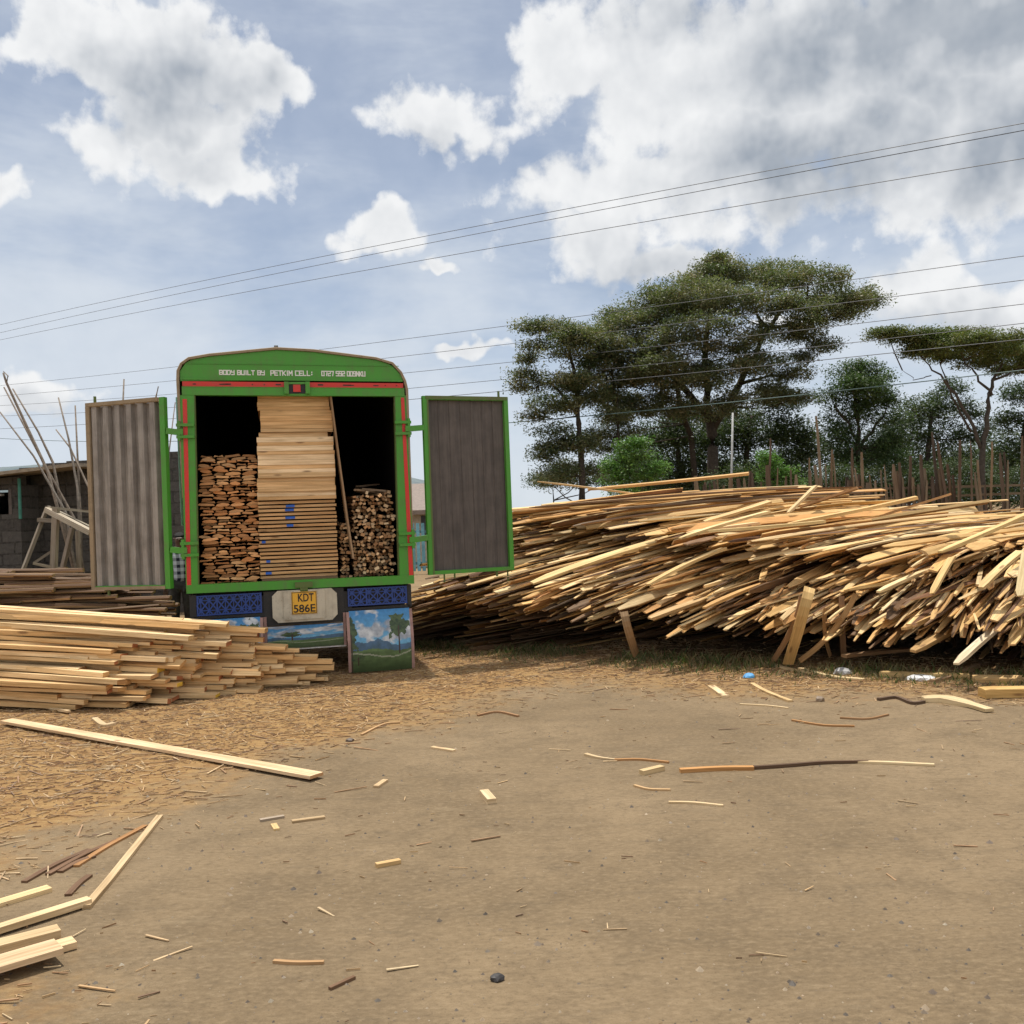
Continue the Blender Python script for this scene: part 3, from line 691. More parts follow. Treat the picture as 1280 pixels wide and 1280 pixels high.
while z < 2.93:
    th = random.choice([.042, .048, .038, .055])
    if z < 2.08: sx = .0
    elif z < 2.46: sx = .012
    elif z < 2.52: sx = .035
    elif z < 2.78: sx = .055
    else: sx = .03
    mb = MB(); yb = .10 if z < 2.46 else (.17 if z < 2.55 else .15)
    if abs(z - 2.08) < .03 or abs(z - 1.93) < .03: yb -= .025
    y0 = yb + random.uniform(0, .012); a, b = .676 + sx + random.uniform(-.004, .006), 1.482 - (.05 if 2.46 < z < 2.52 else (.0 if z < 2.78 else .035)) + random.uniform(-.012, .008)
    c1 = jit(random.choice([PALE, (.70, .47, .245), PINE]), .07)
    mb.sweep([(a, y0 + .4, z + th / 2), (b, y0 + .4, z + th / 2 - .004)], rect(.8, th - .0015), c=[(.4, .22, .1), c1, jit(PALE), c1], cend=(.5, .28, .14))
    placed(mb, 'crosswise_board', M_wood, (a, y0, z), 'pale fresh board in the tight upper half of the middle lorry stack', 'board', 'crosswise boards in the lorry')
    z += th
# thin board standing on edge beside the middle stack
mb = MB(); mb.sweep([(1.462, .16, 2.93), (1.53, .15, 2.2), (1.60, .13, 1.50), (1.635, .125, 1.2)], rect(.25, .018), c=jit((.33, .22, .13)), up=(1, 0, 0))
placed(mb, 'divider_board', M_wood, (1.55, .14, 2.0), 'thin board leaning on edge right of the middle stack in the lorry', 'board', None)
# battens on the right
G2 = 'battens with their ends showing in the right of the lorry'
nb2 = 0
def battens(u0, u1, ztop, lbl, ch):
    global nb2
    z = .993
    while z < ztop(0.5) + .05:
        u = u0 + random.uniform(0, .03)
        while u < u1:
            w = random.uniform(.024, .05); th = random.uniform(.02, .034)
            if z < ztop((u - u0) / (u1 - u0)) and u + w < u1 + .01 and random.random() > .12:
                y0 = random.uniform(.12, .34); mb = MB(); zz = z + random.uniform(-.004, .008) + th / 2
                rise = random.uniform(.0, .05)
                mb.sweep([(u + w / 2, y0, zz), (u + w / 2 + random.uniform(-.05, .05), y0 + 1.2, zz + rise), (u + w / 2, 3.2, zz + rise)], rect(w, th), c=[jit(BARK), jit((.38, .24, .13)), jit((.45, .28, .15)), jit((.38, .24, .13))],
                         cend=jit(random.choice([(.72, .47, .26), (.58, .34, .17), (.80, .58, .36), (.4, .22, .11)]), .2), roll=random.uniform(-.8, .8))
                placed(mb, 'timber_batten', M_slab, (u + w / 2, y0, zz), lbl, 'batten', G2); nb2 += 1
            u += w + random.uniform(.001, .008)
        z += .037
battens(1.645, 2.105, lambda t: 1.90 - .05 * t + .03 * math.sin(t * 9), 'small batten end in the loose bundle at the right of the lorry', .05)
battens(1.50, 1.625, lambda t: 1.56 - .02 * t, 'batten end in the narrow bundle beside the middle lorry stack', .04)
for (a, b) in (((1.70, .2, 1.935), (2.09, .7, 1.90)), ((1.80, .5, 1.955), (2.10, .4, 1.915)), ((1.78, .9, 2.0), (2.05, 1.2, 2.03))):
    mb = MB(); mb.sweep([a, b], rect(.05, .02), c=jit((.42, .3, .2))); placed(mb, 'loose_lath', M_slab, a, 'grey lath lying loose on top of the right bundle in the lorry', 'lath', 'laths on the right bundle')

# ------------------------------------------------------------------ long pile of rough slabs (right)
PB, PD = Vector((-.06, 11.26, 0)), Vector((.826, -.563, 0))     # foot line of the pile and its direction
PA = Vector((.57, .82, 0)).normalized()                         # the way the slabs lie
def interp(x, tab):
    if x <= tab[0][0]: return tab[0][1]
    for (a, b) in zip(tab, tab[1:]):
        if x <= b[0]: return lerp(a[1], b[1], (x - a[0]) / (b[0] - a[0]))
    return tab[-1][1]
def top_h(s): return interp(s, [(-2.4, .42), (-1.8, .95), (-1.2, 1.55), (-.6, 1.84), (.2, 1.82), (1.0, 1.64), (2.2, 1.43), (3.5, 1.28), (5, 1.20), (6.2, 1.16), (7.5, 1.1)])
def nose(h, s):
    o = interp(h / max(.3, top_h(s)), [(0, -.35), (.15, -.25), (.33, -.02), (.44, .48), (.54, .56), (.68, .12), (.82, -.65), (1.0, -1.7)])
    low = interp(s, [(-2, .35), (.2, .30), (1.2, .0)]) * interp(h, [(0, 1), (.5, 1), (.8, 0)])
    cave = interp(s, [(.7, .1), (1.6, .6), (2.5, 1.05), (4.0, 1.05), (4.9, .75), (6, .5)]) * interp(h, [(0, .8), (.2, 1), (.52, 1), (.74, .05)])
    return o - cave + low
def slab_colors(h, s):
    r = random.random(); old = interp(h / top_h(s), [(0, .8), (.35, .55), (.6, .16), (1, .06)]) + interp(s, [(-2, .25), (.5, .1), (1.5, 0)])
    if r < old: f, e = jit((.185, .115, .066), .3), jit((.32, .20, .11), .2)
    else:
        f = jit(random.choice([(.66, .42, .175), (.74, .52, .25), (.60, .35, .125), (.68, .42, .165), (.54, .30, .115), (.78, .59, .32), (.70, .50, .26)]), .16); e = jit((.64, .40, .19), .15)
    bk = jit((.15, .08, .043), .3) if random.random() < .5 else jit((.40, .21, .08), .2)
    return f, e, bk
sticks = []
def pile_stick(s, h, off, L, dz, az, w, th, lift=0.0):
    """one slab: front end overhangs and droops, the rest lies on the heap"""
    a = Vector((PA.x * math.cos(az) - PA.y * math.sin(az), PA.x * math.sin(az) + PA.y * math.cos(az), 0))
    st = PB + PD * s - PA * off; n = 10; pts = []
    bend = 3.0; wob = random.uniform(-.06, .06)
    for i in range(n):
        t = (i / (n - 1)) ** 1.25 * L
        z = h - dz * max(0, 1 - t / bend) ** 1.35 + lift * t
        q = st + a * t + PD * wob * math.sin(t * 1.3)
        pts.append(Vector((q.x, q.y, max(.02 + th / 2, z))))
    return pts
def lean(s): return interp(s, [(-2, -.30), (.5, -.22), (2, -.13), (4, -.08), (5.5, .0), (7, .08)])
NP = 2800
for i in range(NP):
    s = random.uniform(-2.4, 7.4); H_ = top_h(s)
    q = random.random() ** .8
    if q < .42 and random.random() < (.72 if 1.4 < s < 4.8 else .45): continue
    h = H_ * q + random.uniform(-.05, .05)
    if h < .03: continue
    depth_in = abs(random.gauss(0, .16)) if random.random() < .72 else random.uniform(.2, 1.0)
    off = nose(h, s) - depth_in + random.gauss(0, .12)
    if random.random() < .07: off += random.uniform(.1, .4)
    L = random.uniform(3.4, 5.4)
    dz = interp(h / H_, [(0, .03), (.3, .13), (.5, .30), (.75, .36), (1, .15)]) * random.uniform(.5, 1.5) * interp(s, [(0, .8), (3, .95), (5.5, .85)])
    az = random.gauss(0, .085) + lean(s) + (random.uniform(-.32, .32) if random.random() < .14 else 0)
    w = random.choice([.028, .035, .042, .05, .055, .065, .08, .10]) * random.uniform(.85, 1.15); th = random.uniform(.014, .03)
    lift = interp(h / H_, [(0, .0), (.5, .04), (.8, .018), (1, -.008)])
    sticks.append([s, h, off, depth_in, pile_stick(s, h, off, L, dz, az, w, th, lift), w, th, az])
# slabs lying along the top close the crest
for i in range(420):
    s = random.uniform(-1.6, 7.0); H_ = top_h(s); off = -random.uniform(.2, 2.6)
    h = H_ + random.uniform(-.07, .03) - .02 * abs(off + 1.6)
    w = random.choice([.05, .06, .08, .1, .12]); th = random.uniform(.018, .032); az = random.gauss(0, .15) + lean(s) - .16
    sticks.append([s, h, off, 0.0, pile_stick(s, h, off, random.uniform(2.6, 4.6), random.uniform(.06, .28), az, w, th, random.uniform(-.01, .02)), w, th, az])
def slab_into(mb, st):
    s, h, off, din, pts, w, th, az = st
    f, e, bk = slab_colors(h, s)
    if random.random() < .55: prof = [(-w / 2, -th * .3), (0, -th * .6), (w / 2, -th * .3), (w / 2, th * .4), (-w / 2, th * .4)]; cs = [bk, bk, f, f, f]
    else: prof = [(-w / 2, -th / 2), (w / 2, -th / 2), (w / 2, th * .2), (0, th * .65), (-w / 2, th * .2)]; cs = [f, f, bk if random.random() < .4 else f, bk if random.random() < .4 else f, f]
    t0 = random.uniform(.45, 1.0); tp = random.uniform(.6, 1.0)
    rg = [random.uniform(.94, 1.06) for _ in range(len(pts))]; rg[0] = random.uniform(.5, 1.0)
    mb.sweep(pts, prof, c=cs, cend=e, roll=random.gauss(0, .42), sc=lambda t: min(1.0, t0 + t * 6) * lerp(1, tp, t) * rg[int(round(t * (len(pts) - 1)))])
def prow(st):                                               # how much of a slab shows: near the skin, high up, inside the frame
    s, h, off, din = st[:4]
    v = 1.0 - din * 2.2 + h * .35
    if s > 5.6 or s < -1.9: v -= 2
    p = st[4][0]
    if p.x > .55 * p.y + .1: v -= 1.5
    return v
order = sorted(range(len(sticks)), key=lambda i: -prow(sticks[i]))
ind = set(order[:288]); rest = MB()
G3 = 'rough slabs of the long pile'
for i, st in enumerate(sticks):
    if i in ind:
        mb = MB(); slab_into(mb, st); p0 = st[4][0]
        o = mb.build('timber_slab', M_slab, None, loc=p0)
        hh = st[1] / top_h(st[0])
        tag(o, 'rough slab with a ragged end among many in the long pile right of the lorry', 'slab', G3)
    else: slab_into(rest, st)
o = rest.build('slab_heap', M_slab); tag(o, 'mass of rough slabs packed in the long pile', 'slabs', None, 'stuff')
def free_stick(name, pts, w, th, c, label, cat, roll=0.0, cend=None, group=None, mat=None, bark=None, taper=None, up=(0, 0, 1)):
    mb = MB(); cs = [bark or c, c, c, c]
    mb.sweep(pts, rect(w, th), c=cs, cend=cend or c, roll=roll, sc=taper, up=up)
    o = mb.build(name, mat or M_slab, None, loc=pts[0]); return tag(o, label, cat, group)
def onpile(px, py, Y): return at(px, py, Y)
SP = [((735, 612, 13.6), (848, 602, 13.2), (936, 592, 12.8), .07, .035, (.60, .36, .15), 'long pale slab jutting up highest above the crest of the pile'),
      ((672, 602, 13.8), (780, 613, 13.3), (900, 634, 12.9), .05, .025, (.60, .40, .2), 'thin straight lath sloping down across the top of the pile near the lorry'),
      ((985, 641, 11.6), (1002, 625, 11.8), (1019, 608, 12.1), .06, .03, (.66, .48, .25), 'short pale slab poking steeply up from the crest'),
      ((1000, 634, 12.2), (1030, 624, 12.0), (1072, 610, 11.8), .06, .03, (.40, .22, .1), 'reddish slab rising to the right on the crest'),
      ((985, 655, 10.6), (1070, 640, 10.5), (1146, 622, 10.4), .10, .035, (.66, .44, .19), 'wide yellow slab lying bright along the crest'),
      ((1090, 650, 10.0), (1160, 638, 9.9), (1235, 627, 9.9), .085, .03, (.68, .48, .23), 'broad pale slab on the crest near the right edge'),
      ((1100, 645, 10.6), (1150, 630, 10.7), (1187, 618, 10.9), .05, .025, (.50, .28, .12), 'thin brown lath tilted up behind the broad pale slab'),
      ((880, 652, 11.4), (925, 640, 11.6), (962, 627, 11.8), .08, .03, (.66, .46, .22), 'stubby yellow slab end lifted above the middle of the pile'),
      ((665, 729, 9.95), (745, 695, 10.4), (838, 672, 11.1), .10, .03, (.70, .49, .22), 'long bright yellow slab curving down the face beside the right door'),
      ((810, 731, 9.4), (860, 700, 9.8), (905, 686, 10.3), .08, .03, (.68, .46, .20), 'pointed yellow slab hanging down the middle of the face'),
      ((850, 673, 9.9), (900, 655, 10.3), (960, 640, 10.9), .07, .03, (.72, .54, .27), 'straight pale slab crossing the upper face of the pile'),
      ((885, 664, 9.6), (960, 660, 9.7), (1030, 652, 9.9), .065, .03, (.72, .52, .24), 'pale yellow slab lying level across the upper face'),
      ((1165, 742, 8.3), (1178, 715, 8.4), (1190, 697, 8.7), .07, .02, (.62, .42, .18), 'short flat slab hanging straight down over the right face'),
      ((1195, 830, 7.9), (1225, 800, 8.2), (1270, 765, 8.7), .075, .03, (.66, .55, .38), 'long whitish slab end pointing lowest at the right of the pile'),
      ((1098, 740, 8.9), (1140, 718, 9.3), (1180, 705, 9.8), .07, .03, (.72, .55, .30), 'thin pale slab end jutting over the dark hollow'),
      ((1058, 738, 9.0), (1100, 730, 9.3), (1140, 727, 9.7), .10, .03, (.60, .38, .15), 'blunt yellow slab end over the left of the dark hollow'),
      ((1130, 786, 8.6), (1175, 765, 9.1), (1230, 745, 9.7), .09, .04, (.52, .32, .13), 'thick orange slab reaching out of the dark hollow'),
      ((1141, 814, 8.5), (1180, 790, 8.9), (1225, 770, 9.4), .09, .04, (.50, .31, .13), 'thick brown slab below the orange slab in the hollow'),
      ((880, 760, 9.5), (930, 735, 9.9), (975, 722, 10.5), .07, .03, (.58, .34, .13), 'orange slab pointing down at the middle of the pile face'),
      ((812, 773, 9.5), (870, 750, 9.9), (930, 733, 10.5), .08, .03, (.52, .34, .16), 'blunt brown slab end low on the middle of the face'),
      ((1175, 690, 8.4), (1230, 668, 8.7), (1290, 640, 9.0), .075, .03, (.68, .49, .22), 'widest pale slab sloping down the upper right of the pile'),
      ((1226, 735, 8.1), (1245, 712, 8.3), (1275, 690, 8.6), .07, .03, (.70, .50, .24), 'pale blunt slab end beside the right edge of the photo'),
      ((1276, 745, 7.7), (1279, 720, 7.8), (1284, 690, 7.9), .08, .03, (.70, .56, .32), 'pale slab dangling at the extreme right edge')]
for a, b, c_, w, th, cc, lb in SP:
    A_, B_, C_ = at(*a), at(*b), at(*c_); B_ = B_.lerp((A_ + C_) / 2, .6)
    pts = [A_ * (1 - t) ** 2 + (B_ * 2 - (A_ + C_) / 2) * 2 * t * (1 - t) + C_ * t * t for t in [k / 8 for k in range(9)]]
    free_stick('timber_slab', pts, w, th, jit(cc, .05), lb, 'slab', roll=random.uniform(-.3, .3), group=G3, bark=(.2, .12, .06), taper=lambda t: min(1, .6 + t * 4))
# props leaning at the foot of the pile
PR = [((1012, 735, 9.0), (1003, 770, 8.95), (985, 830, 9.35), .10, .016, (.60, .39, .16), 'wide yellow board leaning against the pile with its foot in the grass'),
      ((1002, 745, 9.1), (990, 785, 9.2), (965, 828, 9.55), .05, .02, (.34, .20, .1), 'narrow dark stick leaning left of the wide yellow board'),
      ((1070, 742, 9.1), (1040, 790, 9.2), (1000, 826, 9.4), .05, .025, (.42, .25, .11), 'thin brown pole slanting out of the hollow to the ground'),
      ((1052, 745, 9.3), (1053, 790, 9.3), (1055, 828, 9.45), .05, .03, (.26, .15, .08), 'upright brown stake standing in the dark hollow'),
      ((1032, 760, 9.2), (1031, 790, 9.25), (1038, 820, 9.4), .04, .008, (.34, .2, .09), 'curled strip of bark hanging in the hollow'),
      ((780, 765, 9.7), (786, 790, 9.7), (795, 818, 10.0), .08, .02, (.30, .19, .1), 'short board propped upright at the left foot of the pile'),
      ((1055, 820, 9.0), (1090, 816, 9.2), (1135, 812, 9.3), .06, .03, (.27, .16, .08), 'brown batten lying level on the floor of the hollow'),
      ((1165, 855, 8.3), (1190, 846, 8.5), (1222, 832, 8.9), .05, .03, (.33, .22, .13), 'grey stick slanting from the ground under the right of the pile'),
      ((1100, 843, 8.75), (1150, 845, 8.6), (1212, 850, 8.45), .10, .04, (.52, .35, .15), 'yellow board lying in the grass at the foot of the pile'),
      ((1217, 855, 8.25), (1250, 854, 8.2), (1300, 854, 8.1), .10, .05, (.55, .36, .16), 'pair-wide plank lying level at the bottom right of the pile'),
      ((1228, 884, 7.6), (1255, 882, 7.6), (1300, 878, 7.55), .10, .07, (.60, .38, .14), 'thick squared timber on the ground at the right edge')]
for a, b, c_, w, th, cc, lb in PR:
    A_, B_, C_ = at(*a), at(*b), at(*c_)
    for q in (A_, B_, C_): q.z = max(q.z, th * .55)
    pts = [A_ * (1 - t) ** 2 + (B_ * 2 - (A_ + C_) / 2) * 2 * t * (1 - t) + C_ * t * t for t in [k / 8 for k in range(9)]]
    free_stick('leaning_board' if w > .06 else 'leaning_stick', pts, w, th, jit(cc, .05), lb, 'board' if w > .06 else 'stick', roll=random.uniform(-.15, .15), up=(0, -.9, .45) if abs(A_.z - C_.z) > .3 else (0, 0, 1))

# ------------------------------------------------------------------ stack of fresh planks (left)
G4 = 'fresh sawn planks of the left stack'
E0, E1 = gp(118, 888), gp(428, 850)                            # foot line of the plank ends, near to far
npk = 0
def hz_prof(t): return interp(t, [(0, .22), (.15, .42), (.40, .66), (.58, .74), (.68, .60), (.80, .40), (.92, .25), (1, .16)])
for L_ in range(17):
    z = .025 + L_ * .045
    cnt = 17
    for j in range(cnt):
        t = (j + .5 + random.uniform(-.32, .32)) / cnt
        if z > hz_prof(t): continue
        w = random.choice([.06, .09, .11, .13, .15]); th = random.choice([.035, .045, .042, .03])
        e = E0.lerp(E1, t)
        ang = random.gauss(0, .045) + lerp(.24, -.17, t); d = Vector((-math.cos(ang), math.sin(ang), 0))
        set_back = z * random.uniform(.1, 1.2) + random.uniform(-.32, .32) * (1 - .45 * t)
        p0 = e + d * set_back; p0.z = z + random.uniform(-.006, .006)
        ln = random.uniform(3.6, 4.6); tilt = lerp(.02, .085, min(1, z / .6)) + random.uniform(-.015, .025)
        p1 = p0 + d * ln; p1.z = max(z, p0.z + tilt * ln)
        pm = (p0 + p1) / 2; pm.z += random.uniform(-.004, .016)
        c1 = jit(random.choice([(.72, .50, .26), (.78, .57, .32), (.68, .44, .205)]), .06); yl = random.random() < .05
        mb = MB(); mb.sweep([p0, pm, p1], rect(w, th), c=[jit((.5, .3, .13)), c1, jit(c1, .04), c1], cend=(.72, .46, .06) if yl else jit(random.choice([(.50, .27, .11), (.58, .35, .15), (.40, .15, .065), (.62, .40, .18)]), .15), roll=random.gauss(0, .12))
        o = mb.build('sawn_plank', M_wood, None, loc=p0)
        tag(o, 'fresh sawn plank end painted yellow in the left stack' if yl else 'fresh sawn plank lying among many in the stack left of the lorry', 'plank', G4 if not yl else 'yellow ended planks of the left stack'); npk += 1

# ------------------------------------------------------------------ old slab pile behind, far left
G5 = 'old slabs piled behind the open left door'
for i in range(250):
    t = random.random(); z = random.uniform(.04, 1.0) ** .9
    Y = 12.7 + z * .7 + random.uniform(-.25, .35)
    right = at(222, 700, Y).x - random.uniform(0, 1.0); L_ = random.uniform(1.4, 3.2)
    x0 = right - (random.uniform(0, 3.2) if random.random() < .7 else 0)
    zz = z * 1.12 * interp(x0, [(-8, 1), (-6, 1), (-5, .78), (-4.4, .55)])
    w = random.uniform(.05, .13); th = random.uniform(.022, .055)
    c1 = jit(random.choice([(.28, .20, .13), (.36, .26, .16), (.20, .14, .09), (.44, .30, .17)]), .2)
    a = Vector((x0, Y, max(th, zz + random.uniform(-.05, .02)))); b = a + Vector((-L_, random.uniform(-.3, .5), random.uniform(-.04, .12)))
    mb = MB(); prof = [(w / 2 * math.cos(2 * math.pi * k / 6), th / 2 * math.sin(2 * math.pi * k / 6) * 1.3) for k in range(6)]
    mb.sweep([a, (a + b) / 2 + Vector((0, 0, random.uniform(-.03, .03))), b], prof, c=[jit(BARK), c1, jit(BARK), c1, c1, jit((.2, .13, .08))], cend=jit((.46, .31, .18)))
    o = mb.build('old_slab', M_slab, None, loc=a); tag(o, 'weathered brown slab lying in the low pile beyond the plank stack', 'slab', G5)

# ------------------------------------------------------------------ stone wall, shed, poles, trestle (left background)
def stone_mat():
    m, k, b = new_mat('black_lava_block'); uv = k.n('ShaderNodeTexCoord').outputs['Object']
    sp_ = k.n('ShaderNodeSeparateXYZ'); k.set(sp_.inputs[0], uv)
    vec = k.v('ADD', k.xyz(sp_.outputs[0], sp_.outputs[2], 0), k.v('MULTIPLY', k.noise(uv, 3, 3, .5, out='Color'), (.05, .05, 0)))
    br = k.n('ShaderNodeTexBrick'); k.set(br.inputs['Vector'], vec); br.inputs['Scale'].default_value = 1.0
    br.inputs['Brick Width'].default_value = .46; br.inputs['Row Height'].default_value = .215; br.inputs['Mortar Size'].default_value = .016
    br.inputs['Color1'].default_value = (.042, .038, .036, 1); br.inputs['Color2'].default_value = (.085, .078, .072, 1); br.inputs['Mortar'].default_value = (.028, .025, .023, 1)
    n1 = k.noise(uv, 14, 6, .7)
    c = k.mix(k.ss(n1, .3, .75, 0, .7), br.outputs[0], (.13, .115, .10, 1))
    k.set(b.inputs['Base Color'], c); b.inputs['Roughness'].default_value = .95
    bump(k, b, k.m('ADD', k.m('MULTIPLY', br.outputs['Fac'], -.8), k.m('MULTIPLY', n1, .8)), .9, .05); return m
M_stone = stone_mat()
WY = 18.6
def rough_wall(name, x0, x1, y, z_l, z_r, th):
    """courses of rough blocks with an uneven top, one wall"""
    mb = MB(); nx = int((x1 - x0) / .46) + 1
    for i in range(nx):
        a, b = x0 + i * .46, min(x1, x0 + (i + 1) * .46); zt = lerp(z_l, z_r, i / max(1, nx - 1)) + random.uniform(-.05, .05); dy = random.uniform(-.012, .012)
        if b - a > .02: mb.box(a, b - .001, y + dy, y + th + dy, -.05, zt)
    return mb.build(name, M_stone, None, loc=(x0, y, 0))
xl, xr = at(26, 650, WY).x, at(232, 650, WY).x
zt_l, zt_r = at(40, 584, WY).z, at(215, 567, WY).z
w_ = rough_wall('stone_wall', xl, xr, WY, zt_l, zt_r, .3); tag(w_, 'rough black lava block wall behind the leaning poles', 'wall')
# shed with tan roof and a dark opening, built against the wall
sh0 = empty('roadside_shed', (at(-120, 650, 17.9).x, 17.9, 0)); tag(sh0, 'low dark stone shed with a pale tan roof at the far left', 'shed')
sx0 = sh0.location.x; sx1 = at(26, 650, 17.9).x - sx0; zr = at(0, 606, 17.9).z; zw0, zw1 = at(5, 643, 17.9).z, at(5, 612, 17.9).z
wx0, wx1 = at(-12, 630, 17.9).x - sx0, at(13, 630, 17.9).x - sx0
mb = MB(); mb.box(0, sx1, 0, .25, -.05, zw0); mb.box(0, wx0, .003, .247, zw0, zr); mb.box(wx1, sx1, .003, .247, zw0, zr); mb.box(wx0, wx1, .001, .249, zw1, zr)
zq = zr + .25 * sx1 / (sx1 + 1.5) - .005
mb.add([(0, .002, zr + .001), (sx1, .002, zr + .001), (sx1, .002, zq), (0, .002, zr + .02), (0, .248, zr + .001), (sx1, .248, zr + .001), (sx1, .248, zq + .03), (0, .248, zr + .05)], [(0, 1, 2, 3), (7, 6, 5, 4), (0, 3, 7, 4), (1, 5, 6, 2), (3, 2, 6, 7)])
mb.box(0, .25, .25, 3.0, -.05, zr); mb.box(sx1 - .25, sx1, .25, 3.0, -.05, zr); mb.box(0, sx1, 3.0, 3.2, -.05, zr); mb.build('wall', M_stone, sh0)
mb = MB(); mb.box(wx0 - .03, wx0 + .03, -.01, .1, zw0, zw1, (.10, .08, .07)); mb.box(wx1 - .03, wx1 + .03, -.01, .1, zw0, zw1, (.10, .08, .07)); mb.box(wx0 - .02, wx1 - .1, -.12, -.012, zw1 - .12, zw1 - .08, (.3, .28, .25)); mb.build('window', M_attr, sh0)
mb = MB(); ra, rb = at(-130, 623, 17.4), at(100, 586, 17.6)
mb.add([(-.3, -.45, zr - .03), (sx1 + 1.2, -.45, zr + .26), (sx1 + 1.2, 3.4, zr + .42), (-.3, 3.4, zr + .13), (-.3, -.45, zr + .03), (sx1 + 1.2, -.45, zr + .32), (sx1 + 1.2, 3.4, zr + .48), (-.3, 3.4, zr + .19)],
       [(0, 3, 2, 1), (4, 5, 6, 7), (0, 1, 5, 4), (1, 2, 6, 5), (2, 3, 7, 6), (3, 0, 4, 7)], (.30, .235, .165)); mb.build('roof', M_attr, sh0)
mb = MB(); mb.tube([(sx1 + .02, -.05, zr + .1), (sx1 + .02, -.05, zr - .65)], .03, c=(.05, .22, .17)); mb.build('downpipe', M_attr, sh0)
POLES = [([(4, 466, 16.6), (8, 478, 16.6), (60, 590, 16.3), (108, 700, 15.6)], .035, 'tall forked grey pole leaning furthest left in the clump'),
         ([(5, 484, 16.8), (50, 570, 16.5), (94, 650, 16.2), (112, 712, 15.7)], .03, 'straight thin pole under the forked pole'),
         ([(16, 486, 17.0), (48, 540, 16.8), (66, 578, 16.6), (104, 705, 16.0)], .03, 'pale pole with a kink halfway up'),
         ([(0, 515, 16.4), (42, 570, 16.2), (82, 640, 16.0), (104, 690, 15.6)], .028, 'lowest pole leaning from the left edge over the stone wall'),
         ([(73, 497, 17.2), (86, 550, 17.0), (97, 610, 16.7), (103, 715, 16.0)], .03, 'steep slender pole second from the corrugated door'),
         ([(94, 507, 17.3), (97, 570, 17.0), (101, 650, 16.6), (100, 715, 16.0)], .03, 'nearly upright pole beside the corrugated door'),
         ([(70, 537, 17.2), (88, 560, 17.0), (112, 612, 16.7), (150, 700, 16.0)], .025, 'short twisted branch crossing behind the upright pole'),
         ([(155, 474, 17.4), (153, 520, 17.2), (152, 640, 16.8), (150, 720, 16.2)], .03, 'pole whose tip shows over the middle of the left door'),
         ([(119, 497, 17.4), (121, 560, 17.2), (124, 715, 16.2)], .05, 'thick post whose top just shows over the left door'),
         ([(198, 483, 17.4), (195, 496, 17.4), (190, 600, 17.0), (188, 715, 16.2)], .025, 'crooked branch tip over the hinge corner of the left door'),
         ([(219, 503, 17.2), (211, 567, 17.0), (205, 715, 16.2)], .02, 'thin leaning pole seen between left door and lorry')]
for ps, r, lb in POLES:
    pts = [at(*p) for p in ps]; pts[-1].z = max(.0, min(.1, pts[-1].z)); mb = MB()
    mb.tube(pts, r * .42, r * .9, k=7, c=jit((.19, .155, .125), .12))
    if 'forked' in lb: mb.tube([at(8, 478, 16.6), at(10, 470, 16.6), at(4, 464, 16.6)], r * .5, r * .2, k=5, c=(.2, .16, .12))
    o = mb.build('wooden_pole', M_bark, None, loc=pts[-1], smooth=True); tag(o, lb, 'pole')
tr_ = empty('timber_trestle', at(68, 700, 15.2) * 1.0); tr_.location.z = 0; tag(tr_, 'rough timber trestle with a slanting rail before the stone wall', 'trestle')
def tr_part(name, a, b, r, c):
    A_, B_ = at(*a), at(*b); mb = MB(); mb.sweep([A_, B_], rect(r, r * .8), c=jit(c, .1)); o = mb.build(name, M_slab); o.parent = tr_; o.location = -Vector(tr_.location)
GC = (.30, .24, .18)
tr_part('leg', (70, 636, 15.1), (67, 712, 15.0), .09, GC); tr_part('leg', (57, 640, 15.2), (29, 712, 14.9), .06, GC); tr_part('leg', (90, 660, 15.6), (78, 712, 15.4), .07, (.2, .15, .11)); tr_part('leg', (97, 664, 15.9), (99, 712, 15.9), .07, GC)
tr_part('rail', (58, 637, 15.15), (114, 666, 14.9), .10, (.42, .36, .28)); tr_part('rail', (60, 634, 15.5), (118, 662, 15.3), .06, (.36, .31, .24)); tr_part('top_beam', (57, 634, 15.3), (118, 640, 15.5), .05, (.30, .25, .19))
tr_part('brace', (48, 650, 15.12), (70, 651, 15.1), .08, (.25, .2, .15)); tr_part('brace', (42, 704, 15.0), (66, 688, 15.1), .05, GC); tr_part('brace', (42, 704, 15.0), (82, 713, 15.0), .05, (.36, .29, .2))

